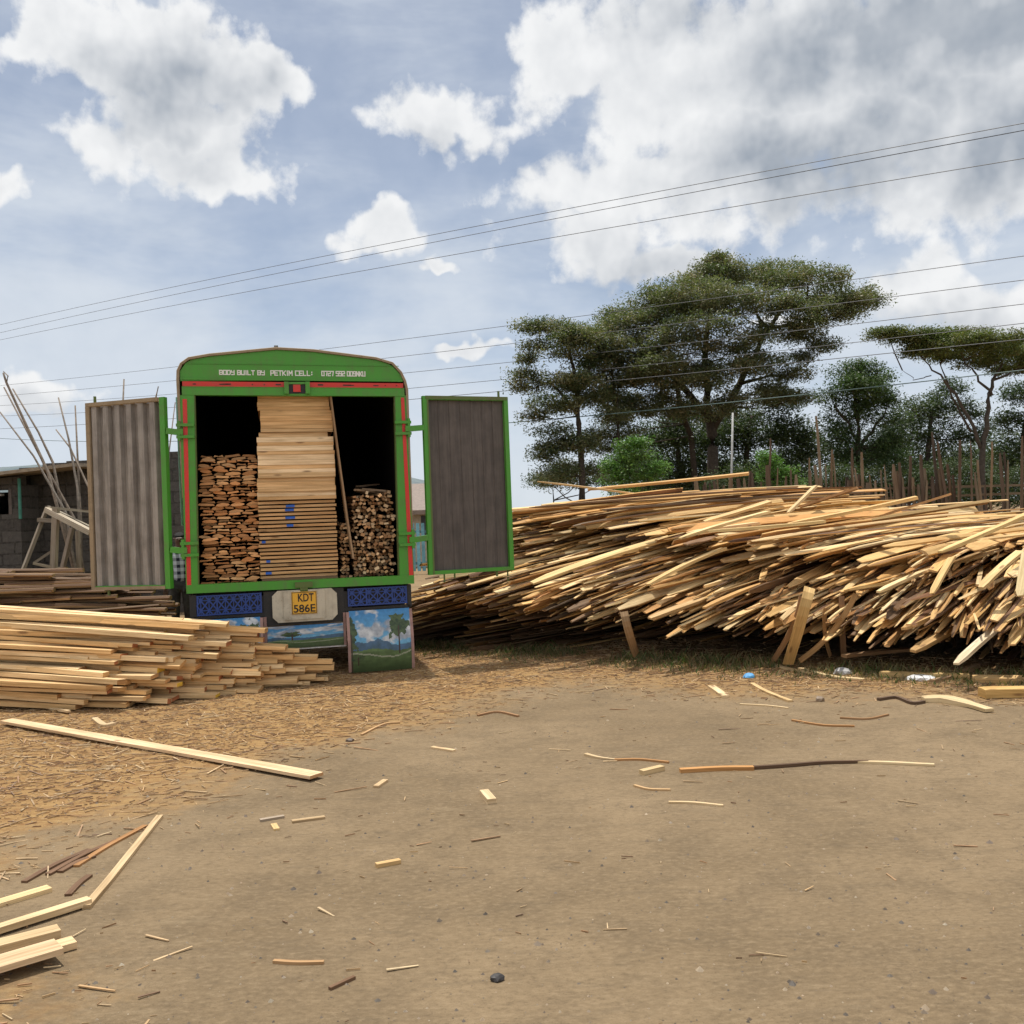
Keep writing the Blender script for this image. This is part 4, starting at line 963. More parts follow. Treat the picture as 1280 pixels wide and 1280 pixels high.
# ------------------------------------------------------------------ person by the lorry
def person():
    Y = 14.6; base = gp(228, 772); x = at(226, 720, Y).x
    pe = empty('person', (x, Y, 0), R(15)); tag(pe, 'person in black and white check shirt standing half hidden behind the left door', 'person')
    H0 = 1.56; s = H0 / 1.72
    def skin(name, chains, mat, sub=2):
        vs, es, rs = [], [], []
        idx = {}
        for ch in chains:
            prev = None
            for (p, r) in ch:
                key = tuple(round(c, 4) for c in p)
                if key not in idx: idx[key] = len(vs); vs.append(tuple(c * s for c in p)); rs.append(r * s)
                if prev is not None and prev != idx[key]: es.append((prev, idx[key]))
                prev = idx[key]
        me = bpy.data.meshes.new(name); me.from_pydata(vs, es, []); o = bpy.data.objects.new(name, me); col.objects.link(o)
        o.modifiers.new('skin', 'SKIN')
        for v_, r in zip(me.skin_vertices[0].data, rs): v_.radius = (r, r)
        me.skin_vertices[0].data[0].use_root = True
        ms = o.modifiers.new('smooth', 'SUBSURF'); ms.levels = sub; ms.render_levels = sub
        me.materials.append(mat); o.parent = pe; return o
    sk, k, b = new_mat('skin'); k.set(b.inputs['Base Color'], k.mix(k.noise(k.n('ShaderNodeTexCoord').outputs['Object'], 9), (.07, .035, .02, 1), (.12, .06, .035, 1))); b.inputs['Roughness'].default_value = .55
    pel = ((0, 0, .92), .13)
    def arm(sx): return [((0, 0, 1.38), .11), ((sx * .17, .01, 1.37), .062), ((sx * .23, .0, 1.10), .045), ((sx * .235, -.1, .88), .035), ((sx * .235, -.115, .80), .036)]
    def leg(sx): return [pel, ((sx * .09, 0, .86), .095), ((sx * .10, -.02, .48), .062), ((sx * .105, .02, .09), .042), ((sx * .11, -.03, .045), .042), ((sx * .12, -.14, .03), .032)]
    ch = [[pel, ((0, .01, 1.15), .125), ((0, 0, 1.38), .11), ((0, -.005, 1.47), .055), ((0, -.02, 1.56), .085), ((0, -.025, 1.645), .083)], arm(1), arm(-1), leg(1), leg(-1)]
    for sx in (1, -1):
        w0 = (sx * .235, -.115, .80)
        for f, (dx, dy, ln) in enumerate(((-.03, .0, .075), (-.01, -.012, .085), (.01, -.012, .08), (.028, 0, .065))):
            p1 = (w0[0] + dx, w0[1] + dy, w0[2] - .05); p2 = (w0[0] + dx * 1.1, w0[1] + dy - .012, w0[2] - .05 - ln * .5); p3 = (w0[0] + dx * 1.05, w0[1] + dy - .0 + .008, w0[2] - .05 - ln)
            ch.append([(w0, .036), (p1, .010), (p2, .009), (p3, .008)])
        ch.append([(w0, .036), ((w0[0] - sx * .03, w0[1] - .03, w0[2] - .03), .011), ((w0[0] - sx * .035, w0[1] - .045, w0[2] - .07), .009)])
    skin('body', ch, sk)
    cl, k, b = new_mat('check_cotton'); p = k.n('ShaderNodeTexCoord').outputs['Object']; q = k.n('ShaderNodeSeparateXYZ'); k.set(q.inputs[0], p)
    def stripe(a, f, w): return k.ss(k.m('SINE', k.m('MULTIPLY', a, f)), w, w + .2)
    sx_ = stripe(k.m('ADD', q.outputs[0], k.m('MULTIPLY', q.outputs[1], .5)), 62, 0.0); sz_ = stripe(q.outputs[2], 62, 0.0)
    t = k.m('MULTIPLY', k.m('ADD', sx_, sz_), .5); c = k.mix(t, (.55, .57, .62, 1), (.012, .014, .03, 1)); k.set(b.inputs['Base Color'], c); b.inputs['Roughness'].default_value = .9
    def sleeve(sx): return [((0, 0, 1.36), .135), ((sx * .175, .01, 1.37), .078), ((sx * .235, .0, 1.10), .062), ((sx * .237, -.09, .92), .052)]
    skin('shirt', [[((0, 0, .84), .155), ((0, .0, 1.0), .15), ((0, .01, 1.18), .145), ((0, 0, 1.36), .135), ((0, 0, 1.44), .075)], sleeve(1), sleeve(-1)], cl)
    tr, k, b = new_mat('dark_trouser'); k.set(b.inputs['Base Color'], k.mix(k.ss(k.noise(k.n('ShaderNodeTexCoord').outputs['Object'], 5, 4), .4, .6), (.02, .02, .022, 1), (.055, .056, .05, 1))); b.inputs['Roughness'].default_value = .9
    def tl(sx): return [((0, 0, .90), .14), ((sx * .09, 0, .84), .108), ((sx * .10, -.015, .48), .08), ((sx * .105, .015, .12), .065)]
    skin('trousers', [tl(1), tl(-1)], tr)
    hair, k, b = new_mat('dark_hair'); b.inputs['Base Color'].default_value = (.01, .009, .008, 1); b.inputs['Roughness'].default_value = .9
    skin('hair', [[((0, .02, 1.60), .075), ((0, .0, 1.665), .086), ((0, -.015, 1.69), .07)]], hair)
    # a face: nose, eyes, mouth and ears on the head
    mb = MB()
    def dot(x_, y_, z_, r, c): mb.tube([(x_ * s, (y_ + .012) * s, z_ * s), (x_ * s, y_ * s, z_ * s), (x_ * s, (y_ - .006) * s, z_ * s)], r * s, r * s * .6, k=8, c=c)
    for sx in (1, -1):
        dot(sx * .032, -.098, 1.61, .011, (.5, .48, .45)); dot(sx * .032, -.105, 1.61, .005, (.01, .01, .01)); dot(sx * .085, .0, 1.60, .02, (.09, .045, .027))
    dot(0, -.108, 1.585, .014, (.09, .045, .027)); mb.box(-.022 * s, .022 * s, -.1 * s, -.085 * s, 1.545 * s, 1.552 * s, (.06, .02, .018)); mb.build('face', M_attr, pe)
person()

# ------------------------------------------------------------------ seen in the gap right of the lorry: house and blue gate
hb = empty('tiled_house', at(560, 700, 34)); hb.location.z = 0; hb.rotation_euler = (0, 0, R(6)); tag(hb, 'low house with a brown roof glimpsed between lorry and right door', 'house')
mb = MB(); mb.box(-4, 1.5, 0, 5, 0, 2.15, (.42, .36, .28)); mb.build('wall', M_attr, hb)
mb = MB(); mb.add([(-4.5, -.6, 2.0), (2.0, -.6, 2.0), (1.8, 2.5, 3.05), (-4.2, 2.5, 3.05), (-4.5, 5.6, 2.0), (2.0, 5.6, 2.0), (-4.5, -.6, 1.85), (2.0, -.6, 1.85)], [(0, 1, 2, 3), (3, 2, 5, 4), (6, 7, 1, 0), (0, 3, 4), (1, 5, 2), (6, 4, 5, 7)], (.20, .15, .12)); mb.build('roof', M_attr, hb)
for x in (-2.6, -.9, .5):
    mb = MB(); mb.box(x, x + .8, -.03, -.002, .9, 1.8, (.05, .05, .06)); mb.build('window', M_attr, hb)
gt = empty('blue_gate', at(528, 706, 29)); gt.location.z = 0; tag(gt, 'pale blue slatted gate beyond the gap right of the lorry', 'gate')
mb = MB()
for i in range(12): mb.box(-.9 + i * .15, -.9 + i * .15 + .1, -.01, .012, .1, 1.55, jit((.16, .38, .46), .2))
mb.build('slat_panel', M_attr, gt)
mb = MB(); mb.box(-.95, .95, .014, .06, .3, .38, (.10, .20, .24)); mb.box(-.95, .95, .014, .06, 1.25, 1.33, (.1, .2, .24)); mb.box(-1.05, -.95, -.03, .07, 0, 1.7, (.5, .48, .44)); mb.box(.95, 1.05, -.03, .07, 0, 1.7, (.5, .48, .44)); mb.build('gate_frame', M_attr, gt)

# ------------------------------------------------------------------ trees
def leaf_cluster(mb, c, n, sp_, size, colr, flat=.6):
    for _ in range(n):
        gq = lambda: max(-1.5, min(1.5, random.gauss(0, 1)))
        p = Vector((c.x + gq() * sp_, c.y + gq() * sp_, c.z + gq() * sp_ * flat))
        a = random.uniform(0, 6.283); t = random.gauss(0, .5); L = size * random.uniform(.6, 1.3); w = L * random.uniform(.32, .5)
        d = Vector((math.cos(a) * math.cos(t), math.sin(a) * math.cos(t), math.sin(t)))
        sd_ = d.cross(Vector((random.gauss(0, .6), random.gauss(0, .6), 1))).normalized()
        k = random.uniform(.72, 1.28); cc = (colr[0] * k, colr[1] * k, colr[2] * k)
        b = len(mb.v); mb.v += [tuple(p - d * L * .5), tuple(p + sd_ * w * .5), tuple(p + d * L * .5), tuple(p - sd_ * w * .5)]
        mb.f.append([b, b + 1, b + 2, b + 3]); mb.c.append(cc); mb.uv.append(None); mb.m.append(0)
def tree(name, label, Y, limbs, pads, leafc, n_cl=1.0, leaf=.17, trunk_c=(.062, .048, .037), group=None, dense=34, spread=.2, cat='tree', fill=0.0):
    """limbs: pixel paths (px,py,radius m, depth offset); pads: (px,py,rx,ry,depth offset) flattish clumps of foliage"""
    base = at(limbs[0][0][0], limbs[0][0][1], Y + limbs[0][0][3]); base.z = 0
    root = tag(empty(name, base), label, cat, group)
    tb = MB(); nodes = []
    pxm = Y / F; leaf *= .60; dense = int(dense * 2.2)
    for li, lm in enumerate(limbs):
        pts = [at(p[0], p[1], Y + p[3]) for p in lm]
        if li == 0 or lm[0][1] > 600: pts[0].z = min(pts[0].z, -.1)
        fine = []
        for i in range(len(pts) - 1):
            for q in range(4):
                f = q / 4; w_ = pts[i].lerp(pts[i + 1], f) + Vector((noise.noise(pts[i] * 3 + Vector((f * 3, 0, 0))), noise.noise(pts[i] * 3 + Vector((0, f * 3, 4))), 0)) * .12
                fine.append((w_, lerp(lm[i][2], lm[i + 1][2], f)))
        fine.append((pts[-1], lm[-1][2]))
        prof = [(math.cos(k * math.pi / 4), math.sin(k * math.pi / 4)) for k in range(8)]
        rr = [r for _, r in fine]; nn = len(fine) - 1
        tb.sweep([p for p, _ in fine], prof, c=jit(trunk_c, .1), sc=lambda t: .72 * rr[min(nn, int(round(t * nn)))])
        nodes += fine
    lb = MB(); more = []
    if fill:
        for i, a_ in enumerate(pads):
            for b_ in pads[i + 1:]:
                if math.hypot(a_[0] - b_[0], (a_[1] - b_[1]) * 1.6) < 78 and random.random() < fill:
                    more.append(((a_[0] + b_[0]) / 2 + random.uniform(-8, 8), (a_[1] + b_[1]) / 2 + random.uniform(-4, 6), (a_[2] + b_[2]) * .28, (a_[3] + b_[3]) * .42, (a_[4] + b_[4]) / 2 + random.uniform(-1.2, 1.2)))
    for (px, py, rx, ry, dy) in list(pads) + more:
        c = at(px, py, Y + dy); RX, RZ = rx * pxm, ry * pxm
        cand = sorted(nodes, key=lambda nd: (nd[0] - c).length + max(0, nd[0].z - c.z) * 2.5 - nd[1])[:1]
        if cand:
            s0, r0 = cand[0]; mid_ = s0.lerp(c, .55); mid_.z -= (c - s0).length * .08
            r_ = min(r0 * .7, .028 * max(1, RX))
            tb.tube([s0, mid_, c], max(.018, r_), .012, k=6, c=jit(trunk_c, .12))
        for q in range(5):
            a = random.uniform(0, 6.28); e = c + Vector((math.cos(a) * RX * .75, math.sin(a) * RX * .6, random.uniform(-.1, .5) * RZ))
            tb.tube([c - Vector((0, 0, RZ * .3)), c.lerp(e, .5) - Vector((0, 0, RZ * .1)), e], .014, .006, k=4, c=jit(trunk_c, .12))
        ncl = int(n_cl * 2.1 * (7 + 16 * RX * max(RX * .6, RZ)))
        for q in range(ncl):
            a = random.uniform(0, 6.28); rr_ = math.sqrt(random.random()); u = random.uniform(-.6, 1)
            zz = u * math.sqrt(max(0, 1 - rr_ * rr_)) * RZ
            p = c + Vector((math.cos(a) * rr_ * RX, math.sin(a) * rr_ * RX * .8, zz))
            lc = random.choice(leafc); leaf_cluster(lb, p, int(dense * random.uniform(.6, 1.3)), spread * random.uniform(.7, 1.3), leaf, jit(lc, .18))
    o = tb.build('trunk', M_bark, root, smooth=True); o.location = -base
    o = lb.build('crown', M_leaf, root); o.location = -base
    return root
OL = [(.165, .18, .095), (.135, .155, .078), (.19, .185, .105), (.205, .18, .105), (.10, .125, .06)]
DK = [(.05, .075, .034), (.07, .098, .042), (.042, .062, .03), (.085, .11, .046)]
# the great spreading acacia
bigp = [(905, 345, 55, 16, 0), (960, 345, 60, 16, 1), (1010, 352, 55, 15, -1), (1050, 370, 45, 12, 0), (1085, 378, 26, 9, 0), (850, 365, 50, 16, -1), (815, 380, 40, 14, 0), (895, 332, 26, 10, 0), (897, 325, 8, 8, 0),
        (880, 372, 60, 18, -2), (940, 380, 60, 18, -2), (1000, 385, 50, 14, -2), (1040, 396, 34, 11, -1), (835, 398, 45, 14, -1), (790, 405, 40, 14, -1), (765, 415, 30, 11, 0), (870, 412, 58, 18, -2.5),
        (920, 430, 45, 15, -2), (965, 415, 38, 14, -1.5), (1005, 420, 28, 9, -1), (1030, 432, 20, 8, -1), (775, 395, 30, 10, 0), (785, 460, 34, 12, -1), (770, 510, 30, 13, 0), (775, 545, 26, 13, 0), (850, 440, 48, 15, -2), (800, 440, 40, 13, -1.5), (760, 448, 34, 11, -1), (905, 465, 48, 15, -2), (955, 455, 36, 12, -1.5),
        (985, 470, 28, 9, -1), (1000, 497, 20, 8, -.5), (865, 480, 46, 15, -2), (815, 475, 40, 13, -1.5), (775, 480, 30, 10, -1), (740, 470, 26, 9, -1), (930, 500, 40, 14, -1), (880, 515, 44, 15, -1), (835, 510, 36, 14, -1), (800, 515, 28, 12, -.5)]
tree('acacia_tree', 'tallest spreading acacia with layered olive crown behind the slab pile', 35, [
    [(893, 625, .34, 0), (890, 560, .28, 0), (884, 500, .22, 0), (880, 440, .16, 0), (890, 380, .09, 0), (900, 345, .04, 0)],
    [(888, 540, .2, 0), (925, 480, .16, 0), (950, 430, .12, 0), (975, 390, .09, 0), (1020, 370, .06, 0), (1070, 372, .03, 0)],
    [(886, 520, .2, 0), (840, 470, .14, 0), (800, 430, .1, 0), (770, 412, .05, 0)],
    [(953, 425, .1, 0), (945, 390, .07, 0), (960, 350, .03, 0)], [(960, 410, .09, -1), (1000, 405, .06, -1), (1040, 395, .03, -1)],
    [(870, 620, .2, 1), (866, 560, .16, 1), (850, 500, .13, 1), (835, 420, .08, 0), (820, 385, .04, 0)],
    [(925, 480, .1, 0), (960, 470, .06, 0), (990, 468, .03, 0)]], bigp, OL, n_cl=1.25, fill=.24)
tree('acacia_tree', 'lower acacia with drooping grey green layers nearest the right door', 33, [
    [(728, 620, .2, 0), (726, 560, .16, 0), (722, 500, .12, 0), (715, 450, .08, 0), (700, 412, .04, 0)], [(724, 520, .1, 0), (690, 480, .06, 0), (665, 475, .03, 0)], [(722, 490, .09, 0), (750, 440, .05, 0)],
    [(780, 615, .12, 1), (775, 560, .1, 1), (770, 500, .08, 1), (765, 460, .04, 1)]],
    [(655, 470, 20, 8, 0), (660, 408, 14, 7, 0), (735, 455, 30, 11, 0), (725, 478, 26, 10, -1), (765, 430, 26, 9, 0), (670, 520, 20, 9, 0), (770, 520, 26, 12, 0), (760, 560, 22, 12, 1), (680, 570, 18, 10, 0), (690, 410, 34, 11, 0), (725, 415, 36, 12, 0), (668, 432, 18, 8, 0), (705, 440, 30, 10, -1), (745, 425, 30, 10, 0), (668, 482, 28, 11, 0), (690, 505, 30, 12, -1), (710, 478, 28, 12, -1), (735, 500, 30, 12, 0), (690, 540, 26, 12, 0), (715, 560, 26, 14, 0),
     (700, 590, 30, 16, 0), (740, 545, 24, 10, 1), (755, 500, 30, 12, 1), (735, 590, 22, 14, 1), (690, 605, 24, 12, 1)], OL + [(.06, .085, .035)], n_cl=1.1, fill=.2)
tree('dark_tree', 'dark dense tree standing under the spreading acacia', 37, [
    [(850, 625, .2, 0), (848, 580, .15, 0), (845, 530, .08, 0)], [(930, 625, .2, 0), (932, 570, .15, 0), (940, 520, .08, 0)]],
    [(820, 545, 34, 26, 0), (860, 550, 40, 30, 0), (905, 555, 40, 30, 0), (945, 545, 40, 30, 0), (985, 545, 30, 30, 0), (830, 590, 38, 26, 0), (880, 595, 40, 24, 0), (930, 595, 40, 24, 0), (980, 590, 34, 28, 0), (1005, 560, 18, 34, 0), (975, 505, 26, 20, 0), (800, 575, 26, 26, 2), (770, 590, 24, 20, 2), (920, 525, 36, 22, 1), (865, 520, 34, 20, 1), (1000, 600, 26, 22, 1), (850, 610, 50, 14, 2), (940, 612, 60, 14, 2)], DK, n_cl=1.25, leaf=.2, spread=.26)
tree('round_tree', 'rounded dark green tree between the two acacias', 31, [
    [(1075, 628, .16, 0), (1074, 570, .13, 0), (1070, 510, .08, 0), (1070, 470, .04, 0)], [(1074, 560, .08, 0), (1105, 520, .05, 0)], [(1073, 550, .08, 0), (1045, 510, .05, 0)]],
    [(1060, 470, 26, 16, 0), (1090, 472, 22, 18, 0), (1072, 458, 18, 9, 0), (1045, 495, 22, 18, 0), (1085, 500, 30, 20, 0), (1110, 500, 13, 14, 0), (1060, 520, 30, 20, 0), (1100, 528, 26, 18, 0), (1048, 548, 22, 20, 0), (1085, 555, 30, 20, 0), (1118, 552, 18, 18, 0), (1070, 585, 34, 18, 0), (1110, 590, 26, 18, 0)],
    [(.06, .105, .04), (.08, .125, .048), (.045, .075, .032), (.10, .14, .055)], n_cl=1.2, leaf=.15, fill=.35)
tree('flat_topped_acacia', 'flat topped acacia with bare forking branches at the right', 27, [
    [(1226, 630, .13, 0), (1228, 560, .11, 0), (1234, 510, .09, 0), (1242, 475, .06, 0), (1252, 450, .03, 0)], [(1226, 560, .08, 0), (1205, 510, .06, 0), (1180, 475, .045, 0), (1155, 450, .02, 0)], [(1238, 495, .06, 0), (1222, 470, .04, 0), (1205, 450, .02, 0)],
    [(1243, 475, .05, 0), (1265, 465, .035, 0), (1290, 455, .02, 0)], [(1215, 540, .05, 1), (1190, 495, .04, 1), (1175, 455, .02, 1)], [(1160, 470, .02, 0), (1145, 475, .015, 0), (1128, 463, .008, 0)]],
    [(1110, 417, 22, 6, 0), (1135, 422, 26, 7, 0), (1165, 430, 32, 10, 0), (1200, 432, 36, 12, -.5), (1235, 436, 36, 14, -.5), (1270, 445, 34, 15, 0), (1300, 450, 34, 15, 0), (1330, 455, 34, 14, 0), (1180, 445, 26, 8, 1), (1205, 420, 34, 9, 1), (1245, 424, 34, 9, -1), (1285, 432, 30, 10, 1), (1170, 420, 26, 7, 0), (1225, 453, 30, 9, 1), (1265, 462, 26, 8, 1), (1150, 440, 18, 6, 0)],
    [(.13, .15, .05), (.11, .135, .045), (.15, .145, .06), (.095, .12, .042)], n_cl=1.9, leaf=.13, dense=42, spread=.15)
tree('dark_tree', 'dark feathery tree behind the bare branches of the flat topped acacia', 36, [[(1160, 628, .2, 0), (1160, 560, .15, 0), (1165, 510, .06, 0)]],
    [(1150, 515, 28, 20, 0), (1185, 505, 28, 20, 0), (1135, 545, 28, 24, 0), (1175, 545, 34, 24, 0), (1215, 545, 26, 24, 0), (1150, 585, 36, 24, 0), (1200, 590, 40, 24, 0), (1190, 485, 16, 10, 0), (1215, 515, 16, 14, 0), (1130, 590, 26, 20, 1), (1240, 585, 28, 24, 1), (1180, 612, 60, 12, 1)], DK, n_cl=1.0, leaf=.18)
tree('dark_tree', 'dark tree cut off by the right edge of the photo', 34, [[(1280, 628, .2, 0), (1280, 560, .15, 0), (1285, 500, .06, 0)]],
    [(1275, 495, 22, 18, 0), (1300, 490, 28, 20, 0), (1262, 525, 20, 18, 0), (1290, 535, 34, 24, 0), (1265, 565, 26, 22, 0), (1300, 580, 40, 26, 0), (1250, 600, 26, 18, 0)], DK, n_cl=1.0, leaf=.18)
tree('hedge', 'mixed green hedge growing behind the stake fence', 29, [[(1120, 630, .05, 0), (1120, 600, .03, 0)], [(1230, 630, .05, 0), (1230, 590, .03, 0)], [(960, 630, .05, 0), (960, 605, .03, 0)]],
    [(900 + i * 26, 606 - 10 * math.sin(i * 1.3) - (10 if i > 8 else 0), 24, 18, random.uniform(-.5, .8)) for i in range(17)] + [(1000 + i * 24, 624, 24, 12, random.uniform(0, 1)) for i in range(13)], [(.055, .085, .032), (.08, .10, .04), (.045, .07, .03)], n_cl=1.1, leaf=.13, cat='hedge')
w_ = tree('far_wood', 'far off dark wood behind the fence', 42, [[(1080, 628, .15, 0), (1080, 580, .08, 0)], [(880, 628, .15, 0), (880, 580, .08, 0)], [(1220, 628, .15, 0), (1220, 580, .08, 0)]],
    [(775 + i * 30 + random.uniform(-8, 8), 588 + random.uniform(-16, 10) - (14 if i > 8 else 0), 28, 30, random.uniform(-1, 1)) for i in range(18)] + [(800 + i * 34, 612, 34, 14, 1) for i in range(15)] + [(840, 545, 30, 24, 0), (900, 535, 34, 26, 0), (960, 540, 32, 26, 0), (1125, 525, 24, 26, 0), (1165, 520, 26, 22, 0)], DK, n_cl=.75, leaf=.24, spread=.3, dense=24, cat=None)
w_['kind'] = 'stuff'
BR = [(.11, .22, .045), (.15, .27, .06), (.08, .17, .035), (.13, .19, .06)]
tree('young_tree', 'bright green young tree rising behind the left of the slab pile', 22, [[(789, 640, .05, 0), (788, 590, .035, 0), (787, 560, .015, 0)]],
    [(787, 558, 14, 10, 0), (775, 575, 18, 12, 0), (802, 572, 18, 11, 0), (790, 592, 24, 13, 0), (770, 598, 14, 9, 0), (812, 595, 14, 9, 0), (798, 553, 8, 6, 0), (764, 584, 8, 6, 0), (822, 584, 8, 5, 0), (780, 612, 26, 6, 0)], BR, n_cl=1.15, leaf=.11, dense=26, spread=.13)
tree('young_tree', 'bright green sapling growing before the stake fence', 21, [[(968, 640, .04, 0), (966, 600, .025, 0), (964, 580, .01, 0)]],
    [(963, 580, 9, 9, 0), (960, 598, 13, 9, 0), (978, 596, 13, 8, 0), (990, 606, 12, 6, 0), (965, 612, 16, 7, 0), (957, 572, 5, 5, 0), (985, 590, 6, 5, 0)], BR, n_cl=1.2, leaf=.1, dense=22, spread=.11)
tree('bush', 'dark green bush at the left end of the tree line', 36, [[(690, 625, .06, 0), (690, 600, .03, 0)]], [(675, 600, 14, 9, 0), (700, 596, 16, 12, 0), (725, 602, 16, 9, 0), (760, 600, 22, 12, 0)], DK, n_cl=1.0, cat='bush')

# ------------------------------------------------------------------ stake fence and pole behind the pile
fe = empty('stake_fence', at(1080, 640, 20.5)); fe.location.z = 0; tag(fe, 'ragged fence of upright stakes and offcuts behind the long slab pile', 'fence')
TALL = [(1020, 520), (1165, 540), (1172, 552), (1077, 565), (1065, 560), (1040, 562), (1124, 578), (1200, 550), (1138, 570), (1240, 552), (1250, 566), (1255, 565), (1278, 545), (1260, 575), (1151, 568), (1222, 575), (1184, 580), (963, 548)]
spots = [(x, y, random.uniform(.06, .10)) for x, y in TALL] + [(872 + i * 5.3 + random.uniform(-3, 3), random.gauss(600, 12) - (5 if i > 40 else 0), random.choice([.05, .06, .08, .10, .13])) for i in range(60)] + [(1000 + i * 11 + random.uniform(-4, 4), random.gauss(590, 14), random.choice([.05, .06, .08])) for i in range(26)]
for (px, py, w) in spots[:100]:
    Y = 20.5 + random.uniform(-.15, .15); t = at(px, py, Y); b = Vector((t.x + random.uniform(-.22, .22), Y, -.1)); mb = MB()
    c1 = jit(random.choice([(.13, .085, .058), (.17, .115, .075), (.09, .062, .045), (.22, .155, .10)]), .2)
    m1 = b.lerp(t, .55) + Vector((random.uniform(-.07, .07), 0, 0)); m2 = b.lerp(t, .9)
    mb.sweep([b, m1, m2, t], rect(w * .75, w * .4), c=[c1, jit(c1), c1, jit(c1)], sc=lambda q: 1 if q < .6 else (.85 if q < .9 else random.uniform(.35, .8)), up=(0, -1, 0))
    o = mb.build('stake', M_slab); o.parent = fe; o.location = -Vector(fe.location)
for (x0, x1, y_) in ((900, 1290, 612), (1030, 1290, 622)):
    mb = MB(); mb.sweep([at(x0, y_ + 4, 20.75), at(x1, y_ - 6, 20.75)], rect(.06, .05), c=(.2, .15, .1)); o = mb.build('rail', M_slab); o.parent = fe; o.location = -Vector(fe.location)
mb = MB(); a = at(916, 516, 24); b = at(909, 640, 24); b.z = 0; mb.tube([b, a], .03, .026, c=(.33, .33, .32)); o = mb.build('metal_pole', M_attr, None, loc=b, smooth=True); tag(o, 'pale thin metal pole standing before the dark trees', 'pole')

# ------------------------------------------------------------------ overhead wires
WIRES = [((0, 406, 46), (640, 292, 27), (1280, 154, 17), .011, 'upper wire of the pair highest in the sky'), ((0, 416, 46), (640, 302, 27), (1280, 163, 17), .011, 'lower wire of the pair highest in the sky'),
         ((0, 425, 46), (640, 323, 27), (1280, 198, 17), .011, 'single wire just below the highest pair'),
         ((0, 482, 60), (640, 416, 36), (1280, 320, 24), .013, 'top wire of the lower set crossing the big acacia'), ((0, 495, 60), (640, 438, 36), (1280, 350, 24), .013, 'second wire of the lower set crossing the big acacia'),
         ((0, 507, 60), (640, 460, 36), (1280, 380, 24), .013, 'third wire of the lower set passing over the flat acacia'), ((0, 520, 60), (640, 480, 36), (1280, 404, 24), .013, 'fourth wire of the lower set just over the flat acacia'),
         ((0, 536, 60), (640, 494, 36), (1280, 424, 24), .015, 'fifth wire of the lower set skimming the flat acacia'), ((0, 548, 60), (640, 528, 33), (1180, 474, 25), .02, 'thick greenish cable lowest across the trees')]
for a, b, c_, r, lb in WIRES:
    A_, B_, C_ = at(*a), at(*b), at(*c_)
    # one catenary-like span through the three sight points, run past both ends
    d = C_ - A_; d.z = 0; L_ = d.length; d.normalize(); tb_ = (B_ - A_).dot(d) / L_
    zb = B_.z; za, zc = A_.z, C_.z
    sag = (zb - lerp(za, zc, tb_)) / (tb_ * (1 - tb_)); sag = max(-3, min(.6, sag))
    mb = MB(); pts = []
    for i in range(41):
        t = -.15 + 1.35 * i / 40; p = A_ + d * (L_ * t); p.z = lerp(za, zc, t) + sag * t * (1 - t); pts.append(p)
    mb.tube(pts, r * .72, r * .72, k=5, c=(.06, .11, .11) if 'greenish' in lb else (.07, .075, .085))
    o = mb.build('overhead_wire', M_attr, None, loc=pts[20]); tag(o, lb, 'wire', 'overhead wires across the sky')

# ------------------------------------------------------------------ offcuts and litter on the ground
def gstick(name, pxs, w, th, c, label, cat, group=None, cend=None, lift=0.0, taper=None, bark=None, roll=0.0):
    ctl = [gp(px, py) for px, py in pxs]; pts = []
    if len(ctl) == 2: pts = [ctl[0], (ctl[0] + ctl[1]) / 2, ctl[1]]
    else:                                                    # a smooth line through the points
        ext = [ctl[0] * 2 - ctl[1]] + ctl + [ctl[-1] * 2 - ctl[-2]]
        for i in range(1, len(ext) - 2):
            p0, p1, p2, p3 = ext[i - 1:i + 3]
            for q in range(5):
                t = q / 5; pts.append(.5 * (2 * p1 + (p2 - p0) * t + (2 * p0 - 5 * p1 + 4 * p2 - p3) * t * t + (3 * p1 - p0 - 3 * p2 + p3) * t ** 3))
        pts.append(ctl[-1])
    hs = [gz(p.x, p.y) for p in pts]; h0, h1 = hs[0], hs[-1]; L0 = (pts[-1] - pts[0]).length
    for i, p in enumerate(pts):                              # short pieces follow the ground, long boards bridge its hollows
        f = i / (len(pts) - 1); bridge = max(max(hs), lerp(h0, h1, f)) if L0 > 1.5 else lerp(h0, h1, f)
        p.z = th / 2 + .0005 + lift + max(bridge - .003, hs[i] - .002)
    return free_stick(name, pts, w, th, jit(c, .04), label, cat, roll=roll, cend=cend, group=group, taper=taper, bark=bark)
YEL, TAN, RED, DKW = (.64, .47, .27), (.55, .40, .23), (.42, .22, .09), (.16, .09, .05)
gstick('long_plank', [(8, 904), (130, 926), (270, 951), (396, 974)], .11, .02, (.70, .50, .30), 'long single plank lying on the ground before the plank stack', 'plank', cend=(.5, .28, .13), lift=.012)
gstick('thin_stick', [(108, 1136), (158, 1076), (200, 1022)], .035, .02, TAN, 'thin stick pointing away from the planks at the bottom left', 'stick')
gstick('plank_offcut', [(-60, 1186), (20, 1160), (112, 1131)], .05, .025, YEL, 'narrow pale plank touching the thin stick at bottom left', 'plank', lift=.01)
gstick('plank_offcut', [(-60, 1207), (74, 1171)], .075, .03, YEL, 'rounded pale plank third from the bottom left corner', 'plank', lift=.015, bark=(.5, .33, .16))
gstick('plank_offcut', [(-60, 1226), (93, 1181)], .075, .025, (.68, .48, .27), 'plank sticking out furthest at the bottom left', 'plank', lift=.005)
gstick('plank_offcut', [(-60, 1240), (74, 1198)], .115, .022, (.64, .46, .28), 'widest plank nearest the bottom left corner', 'plank', lift=.04, cend=(.55, .33, .16))
